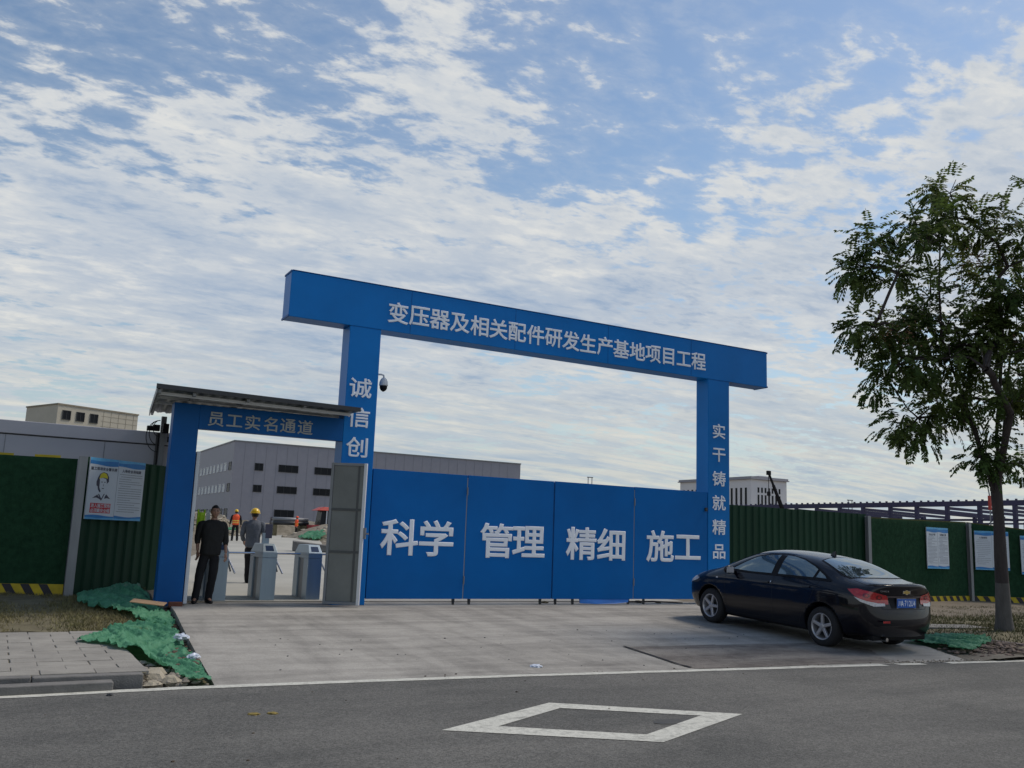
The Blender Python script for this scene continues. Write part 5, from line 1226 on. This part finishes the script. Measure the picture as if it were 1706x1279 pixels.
def headmb(c, s=1, tilt=0, yaw=0, shell=0, keep=None):
    """head facing -Y: skull, jaw, brow, nose, ears, mouth ridge"""
    b = bmesh.new(); bmesh.ops.create_icosphere(b, subdivisions=4, radius=1)
    for v in b.verts:
        x, y, z = v.co; n = v.co.copy()
        X, Y, Z = x * .074, y * .094, z * .115
        if z < 0: X *= 1 - .30 * (-z) ** 1.3; Y = Y * (1 - .12 * -z) - (.006 * -z if y < 0 else -.0)
        if y < 0 and shell == 0:
            Y -= .020 * math.exp(-(x * x / .016 + (z + .10) ** 2 / .035))                # nose
            Y += .010 * math.exp(-((abs(x) - .36) ** 2 / .02 + (z - .06) ** 2 / .012))    # eye sockets
            Y -= .006 * math.exp(-((z - .20) ** 2 / .006)) * (abs(x) < .7)                # brow
            Y -= .006 * math.exp(-(x * x / .05 + (z + .42) ** 2 / .004)) - .004 * math.exp(-(x * x / .05 + (z + .47) ** 2 / .001))
            Y -= .007 * math.exp(-(x * x / .06 + (z + .78) ** 2 / .03))                   # chin
        if shell == 0: X += math.copysign(.016, x) * math.exp(-((abs(x) - .98) ** 2 / .02 + (y - .05) ** 2 / .02 + (z - .0) ** 2 / .06)) if abs(x) > .8 else 0
        v.co = Vector((X, Y, Z)) * (1 + shell) * s
    if keep: bmesh.ops.delete(b, geom=[v for v in b.verts if not keep(v.co.x / s, v.co.y / s, v.co.z / s)], context='VERTS')
    Mx = Matrix.Translation(c) @ Matrix.Rotation(yaw, 4, 'Z') @ Matrix.Rotation(tilt, 4, 'X')
    mb = MB(); b.verts.ensure_lookup_table()
    mb.v = [tuple(Mx @ v.co) for v in b.verts]; mb.f = [tuple(v.index for v in f.verts) for f in b.faces]; b.verts.index_update(); mb.f = [tuple(v.index for v in f.verts) for f in b.faces]; mb.m = [0] * len(mb.f); b.free(); return mb
def handmbs(w_, d, out, s=1):
    """five unequal, slightly curled fingers and a thumb from wrist w_, hanging along d; out = towards the thumb"""
    d = Vector(d).normalized(); o_ = Vector(out); o_ = (o_ - d * o_.dot(d)).normalized(); n_ = d.cross(o_); res = []; w_ = Vector(w_)
    mb = MB().tube([w_ - d * .01, w_ + d * .03 * s, w_ + d * .065 * s, w_ + d * .095 * s], [.024 * s, .033 * s, .037 * s, .030 * s], 10)
    for i, v in enumerate(mb.v): v = Vector(v) - w_; k = v.dot(n_); mb.v[i] = tuple(w_ + v - n_ * k * .5)
    res.append(mb)
    for k, l_ in enumerate((.068, .078, .073, .056)):
        b0 = w_ + d * .088 * s + o_ * (.027 - .018 * k) * s; c_ = n_ * .012 * s
        res.append(MB().tube([b0, b0 + d * l_ * .42 * s + c_ * .5, b0 + d * l_ * .75 * s + c_ * 1.6, b0 + d * l_ * .95 * s + c_ * 3], [.0095 * s, .009 * s, .008 * s, .006 * s], 7))
    b0 = w_ + d * .025 * s + o_ * .024 * s; res.append(MB().tube([b0, b0 + (d * .6 + o_ * .7) * .032 * s, b0 + (d * .9 + o_ * .5) * .062 * s, b0 + (d * 1.0 + o_ * .25) * .082 * s + n_ * .01], [.013 * s, .011 * s, .010 * s, .007 * s], 7))
    return res
def person(loc, rz, label, J, top, bottom, s=1, helmet=None, sleeve=1.0, vest=None, haircol=HAIR, headyaw=0, headtilt=0, group=None, wide=1.0):
    p = empty('person', loc, label, 'person', group, rz); p.scale = (s, s, s)
    V = Vector; pel = V(J['pelvis']); ch = V(J['chest']); nk = V(J['neck']); hd = V(J['head'])
    ab = pel.lerp(ch, .5)
    verts = [pel, ab, ch, nk, hd - V((0, 0, .06))]; edges = [(0, 1), (1, 2), (2, 3), (3, 4)]; rr = [(.13, .10), (.125, .095), (.145, .10), .052, .05]
    arms, legs = [], []
    for sd in ('L', 'R'):
        sh, el, wr = V(J['sh' + sd]), V(J['el' + sd]), V(J['wr' + sd]); k = len(verts)
        verts += [sh, el, wr]; edges += [(2, k), (k, k + 1), (k + 1, k + 2)]; rr += [.052, .038, .025]; arms.append((sh, el, wr))
        hp, kn, an, to = V(J['hip' + sd]), V(J['kn' + sd]), V(J['an' + sd]), V(J['to' + sd]); k = len(verts)
        verts += [hp, kn, an, to]; edges += [(0, k), (k, k + 1), (k + 1, k + 2), (k + 2, k + 3)]; rr += [.085, .055, .036, .03]; legs.append((hp, kn, an, to))
    me = skin(verts, edges, rr); mbs = [headmb(hd, 1.0, headtilt, headyaw)]
    for (sh, el, wr), sd in zip(arms, ('L', 'R')): mbs += handmbs(wr, (wr - el).normalized(), J.get('thumb' + sd, (0, -1, 0)), 1.0)
    join_into(me, mbs); me.materials.clear(); me.materials.append(SKIN); link('body', me, p)
    # jacket or shirt
    def torso(g, hem, top_=1.0):
        mb = MB(); n = 20; lv = [(hem, .168, .128), (hem + .10, .166, .128), (1.02, .162, .125), (1.14, .172, .130), (1.26, .186, .134), (1.35, .192, .128), (1.405, .172, .108), (1.435, .125, .090), (1.462, .078, .074)]
        for z, a_, b_ in lv:
            c = pel.lerp(ch, (z - pel.z) / (ch.z - pel.z)) if z < ch.z else ch.lerp(nk, min(1, (z - ch.z) / (nk.z - ch.z)))
            for i in range(n):
                t = 2 * math.pi * i / n; ct, st = math.cos(t), math.sin(t); q = 1 / (abs(ct) ** 2.5 + abs(st) ** 2.5) ** .4; mb.v.append((c.x + (a_ + g) * wide * ct * q, c.y + (b_ + g) * wide * st * q, z))
        for j in range(len(lv) - 1):
            for i in range(n): a_, b_ = j * n + i, j * n + (i + 1) % n; mb.f.append((a_, b_, b_ + n, a_ + n)); mb.m.append(0)
        mb.f.append(tuple(range(n))[::-1]); mb.m.append(0); return mb
    tm_ = torso(0, pel.z - .12)
    for sh, el, wr in arms:
        e2 = el.lerp(wr, sleeve); inn = sh.lerp(V((nk.x, sh.y, sh.z + .02)), .45)
        tm_.tube([inn, sh + V((0, 0, .005)), sh.lerp(el, .35), el + V((0, 0, .02)), el.lerp(e2, .3), el.lerp(e2, .7), e2], [.062, .076 * wide, .070 * wide, .056 * wide, .054, .050, .048], 12)
    m0 = bpy.data.meshes.new('top'); m0.from_pydata(tm_.v, [], tm_.f); bb_ = bmesh.new(); bb_.from_mesh(m0); bmesh.ops.recalc_face_normals(bb_, faces=bb_.faces); bb_.to_mesh(m0); bb_.free()
    tex = bpy.data.textures.get('folds') or bpy.data.textures.new('folds', 'CLOUDS'); tex.noise_scale = .09
    m1 = baked(m0, [('SUBSURF', dict(levels=2, render_levels=2)), ('DISPLACE', dict(texture=tex, strength=.024, mid_level=.5))]); m1.materials.clear(); m1.materials.append(top); m1.polygons.foreach_set('use_smooth', [True] * len(m1.polygons)); link('jacket' if top is not CLOTHK else 'shirt', m1, p)
    m1 = skin([ch.lerp(nk, .55), ch.lerp(nk, .86)], [(0, 1)], [.062, .060], 1); m1.materials.clear(); m1.materials.append(top); link('collar', m1, p)
    vs_ = [pel + V((0, 0, .03)), pel + V((0, 0, -.03))]; ed = [(0, 1)]; r_ = [(.150, .115), (.150, .118)]
    for hp, kn, an, to in legs:
        k = len(vs_); vs_ += [hp, kn, an.lerp(kn, .04) + V((0, 0, -.02)), an + V((0, 0, -.055))]; ed += [(1, k), (k, k + 1), (k + 1, k + 2), (k + 2, k + 3)]; r_ += [.100, .080, .068, .072]
    m1 = skin(vs_, ed, r_); m1 = baked(m1, [('DISPLACE', dict(texture=tex, strength=.02, mid_level=.5))]); m1.materials.clear(); m1.materials.append(bottom); m1.polygons.foreach_set('use_smooth', [True] * len(m1.polygons)); link('trousers', m1, p)
    for hp, kn, an, to in legs:
        dr_ = V((to.x - an.x, to.y - an.y, 0)).normalized(); a0 = V((an.x, an.y, max(0, an.z - .09))); sd_ = V((-dr_.y, dr_.x, 0)); mb = MB(); n = 12
        prof = [(-.085, .020, .045), (-.075, .040, .085), (-.03, .043, .125), (.03, .045, .100), (.09, .050, .072), (.15, .046, .056), (.185, .030, .040), (.195, .012, .028)]
        for f_, wd_, ht_ in prof:
            for i in range(n):
                t = 2 * math.pi * i / n; q = a0 + dr_ * f_ + sd_ * (wd_ * math.cos(t)) + V((0, 0, ht_ * (.5 + .5 * math.sin(t)))); mb.v.append(tuple(q))
        for j in range(len(prof) - 1):
            for i in range(n): a_, b_ = j * n + i, j * n + (i + 1) % n; mb.f.append((a_, b_, b_ + n, a_ + n)); mb.m.append(0)
        mb.f += [tuple(range(n)), tuple(range((len(prof) - 1) * n, len(prof) * n))]; mb.m += [0, 0]; obj('shoe', mb, BLACK, p, smooth=True)
    if vest:
        tv = torso(.018, pel.z - .08); m0 = bpy.data.meshes.new('v'); m0.from_pydata(tv.v, [], tv.f); m1 = baked(m0, [('SUBSURF', dict(levels=2, render_levels=2))]); m1.materials.clear()
        for q in vest: m1.materials.append(q)
        for f in m1.polygons:
            z = f.center.z
            if abs(z - (pel.z + .08)) < .028 or abs(z - (pel.z + .19)) < .028: f.material_index = 1
        m1.polygons.foreach_set('use_smooth', [True] * len(m1.polygons)); link('safety_vest', m1, p)
    hm = headmb(hd, 1, headtilt, headyaw, .07, lambda x, y, z: z > .058 or (y > -.005 and z > -.060) or (abs(x) > .060 and z > .005 and y > -.055)); o = obj('hair', hm, haircol, p, smooth=True)
    if helmet:
        mb = MB(); n = 28; rows_ = 9; ct = hd + V((0, 0, .045))
        for j in range(rows_ + 1):
            a = math.pi / 2 * j / rows_
            for i in range(n):
                t = 2 * math.pi * i / n; q = 1 + .05 * (abs(math.sin(t * 1)) < .22); mb.v.append((ct.x + .108 * math.cos(a) * math.cos(t), ct.y + .132 * math.cos(a) * math.sin(t), ct.z + .112 * math.sin(a) * (1 + .05 * (abs(math.cos(t)) < .2))))
        for j in range(rows_):
            for i in range(n): a, b = j * n + i, j * n + (i + 1) % n; mb.f.append((a, b, b + n, a + n)); mb.m.append(0)
        k = len(mb.v)
        for i in range(n):
            t = 2 * math.pi * i / n; e = .018 + (.040 if math.sin(t) < -.3 else 0); mb.v.append((ct.x + (.108 + e * .6) * math.cos(t), ct.y + (.132 + e) * math.sin(t), ct.z - .014)); mb.v.append((ct.x + (.108 + e * .6) * math.cos(t), ct.y + (.132 + e) * math.sin(t), ct.z - .004))
        for i in range(n):
            a, b = k + 2 * i, k + 2 * ((i + 1) % n); mb.f += [(a, b, b + 1, a + 1), (i, (i + 1) % n, b + 1, a + 1), (i, (i + 1) % n, b, a)]; mb.m += [0, 0, 0]
        obj('hard_hat', mb, helmet, p, smooth=True)
    else:
        for s_ in (-1, 1): 
            e = MB().poly([(hd.x + s_ * .027 + x, hd.y - .091 + abs(x) * .1, hd.z + .012 + z) for x, z in ((-.015, 0), (0, .006), (.015, 0), (0, -.005))], .002); obj('eye', e, BLACK, p)
            e = MB().poly([(hd.x + s_ * .028 + x, hd.y - .095 + abs(x) * .2, hd.z + .030 + z) for x, z in ((-.020, -.003), (0, .004), (.020, -.002), (0, -.003))], .002); obj('eyebrow', e, HAIR, p)
        e = MB().poly([(hd.x + x, hd.y - .099 + abs(x) * .35, hd.z - .052 + z) for x, z in ((-.024, 0), (0, .004), (.024, 0), (0, -.005))], .002); obj('mouth', e, mat('lips', (.16, .06, .05), .6), p)
    return p
# man in black: faces the road, weight on one leg, body leaning a little, arm hanging with bare forearm
person((3.40, 17.08, 0), R(-6), 'man in black top and black trousers standing in the open entrance facing the road', dict(
    pelvis=(.02, 0, .93), chest=(.03, -.01, 1.27), neck=(.035, -.005, 1.47), head=(.04, -.03, 1.605),
    shR=(-.175, 0, 1.385), elR=(-.215, .05, 1.13), wrR=(-.20, .0, .90), shL=(.205, 0, 1.385), elL=(.265, .03, 1.11), wrL=(.275, -.10, .88), thumbL=(-.5, -1, 0), thumbR=(.5, -1, 0),
    hipR=(-.075, 0, .86), knR=(-.135, -.02, .48), anR=(-.175, .0, .09), toR=(-.20, -.15, .03), hipL=(.105, 0, .86), knL=(.09, -.03, .48), anL=(.055, .08, .09), toL=(.09, -.07, .03)),
    CLOTHK, CLOTHN, sleeve=.45, headyaw=R(4), wide=1.10)
# worker in grey jacket, seen from behind
person((5.27, 21.7, .07), R(170), 'worker in slate grey jacket and yellow hard hat walking away past the middle turnstile', dict(
    pelvis=(0, 0, .93), chest=(0, .0, 1.27), neck=(0, -.01, 1.46), head=(-.01, -.03, 1.585),
    shR=(-.20, 0, 1.375), elR=(-.25, .04, 1.10), wrR=(-.255, .0, .86), shL=(.20, 0, 1.375), elL=(.245, -.02, 1.11), wrL=(.19, -.20, .98), thumbL=(-.5, -1, 0), thumbR=(.5, -1, 0),
    hipR=(-.09, 0, .86), knR=(-.05, -.02, .48), anR=(-.02, .06, .09), toR=(-.03, -.09, .03), hipL=(.09, 0, .86), knL=(.06, -.06, .50), anL=(.05, -.01, .11), toL=(.05, -.15, .05)),
    CLOTHG, CLOTHN, helmet=HATY)
WALK = dict(pelvis=(0, 0, .93), chest=(0, .0, 1.27), neck=(0, -.01, 1.46), head=(0, -.03, 1.585),
    shR=(-.20, 0, 1.375), elR=(-.27, .06, 1.12), wrR=(-.28, .02, .88), shL=(.20, 0, 1.375), elL=(.27, .03, 1.11), wrL=(.30, -.08, .90), thumbL=(-.5, -1, 0), thumbR=(.5, -1, 0),
    hipR=(-.09, 0, .86), knR=(-.12, -.05, .48), anR=(-.14, .05, .10), toR=(-.15, -.09, .04), hipL=(.09, 0, .86), knL=(.12, .0, .48), anL=(.14, .10, .09), toL=(.15, -.04, .03))
person((11.6, 51.9, .62), R(172), 'worker in orange safety vest and yellow hard hat walking away on the site road', WALK, CLOTHN, CLOTHN, helmet=HATY, vest=[ORANGE, mat('reflective_yellow_band', (.9, .62, .10), .5)])
person((22.6, 78.2, .80), R(80), 'small distant worker in orange jacket beyond the earth bank', WALK, ORANGE, CLOTHN, helmet=ORANGE, vest=[ORANGE, YELLOW])
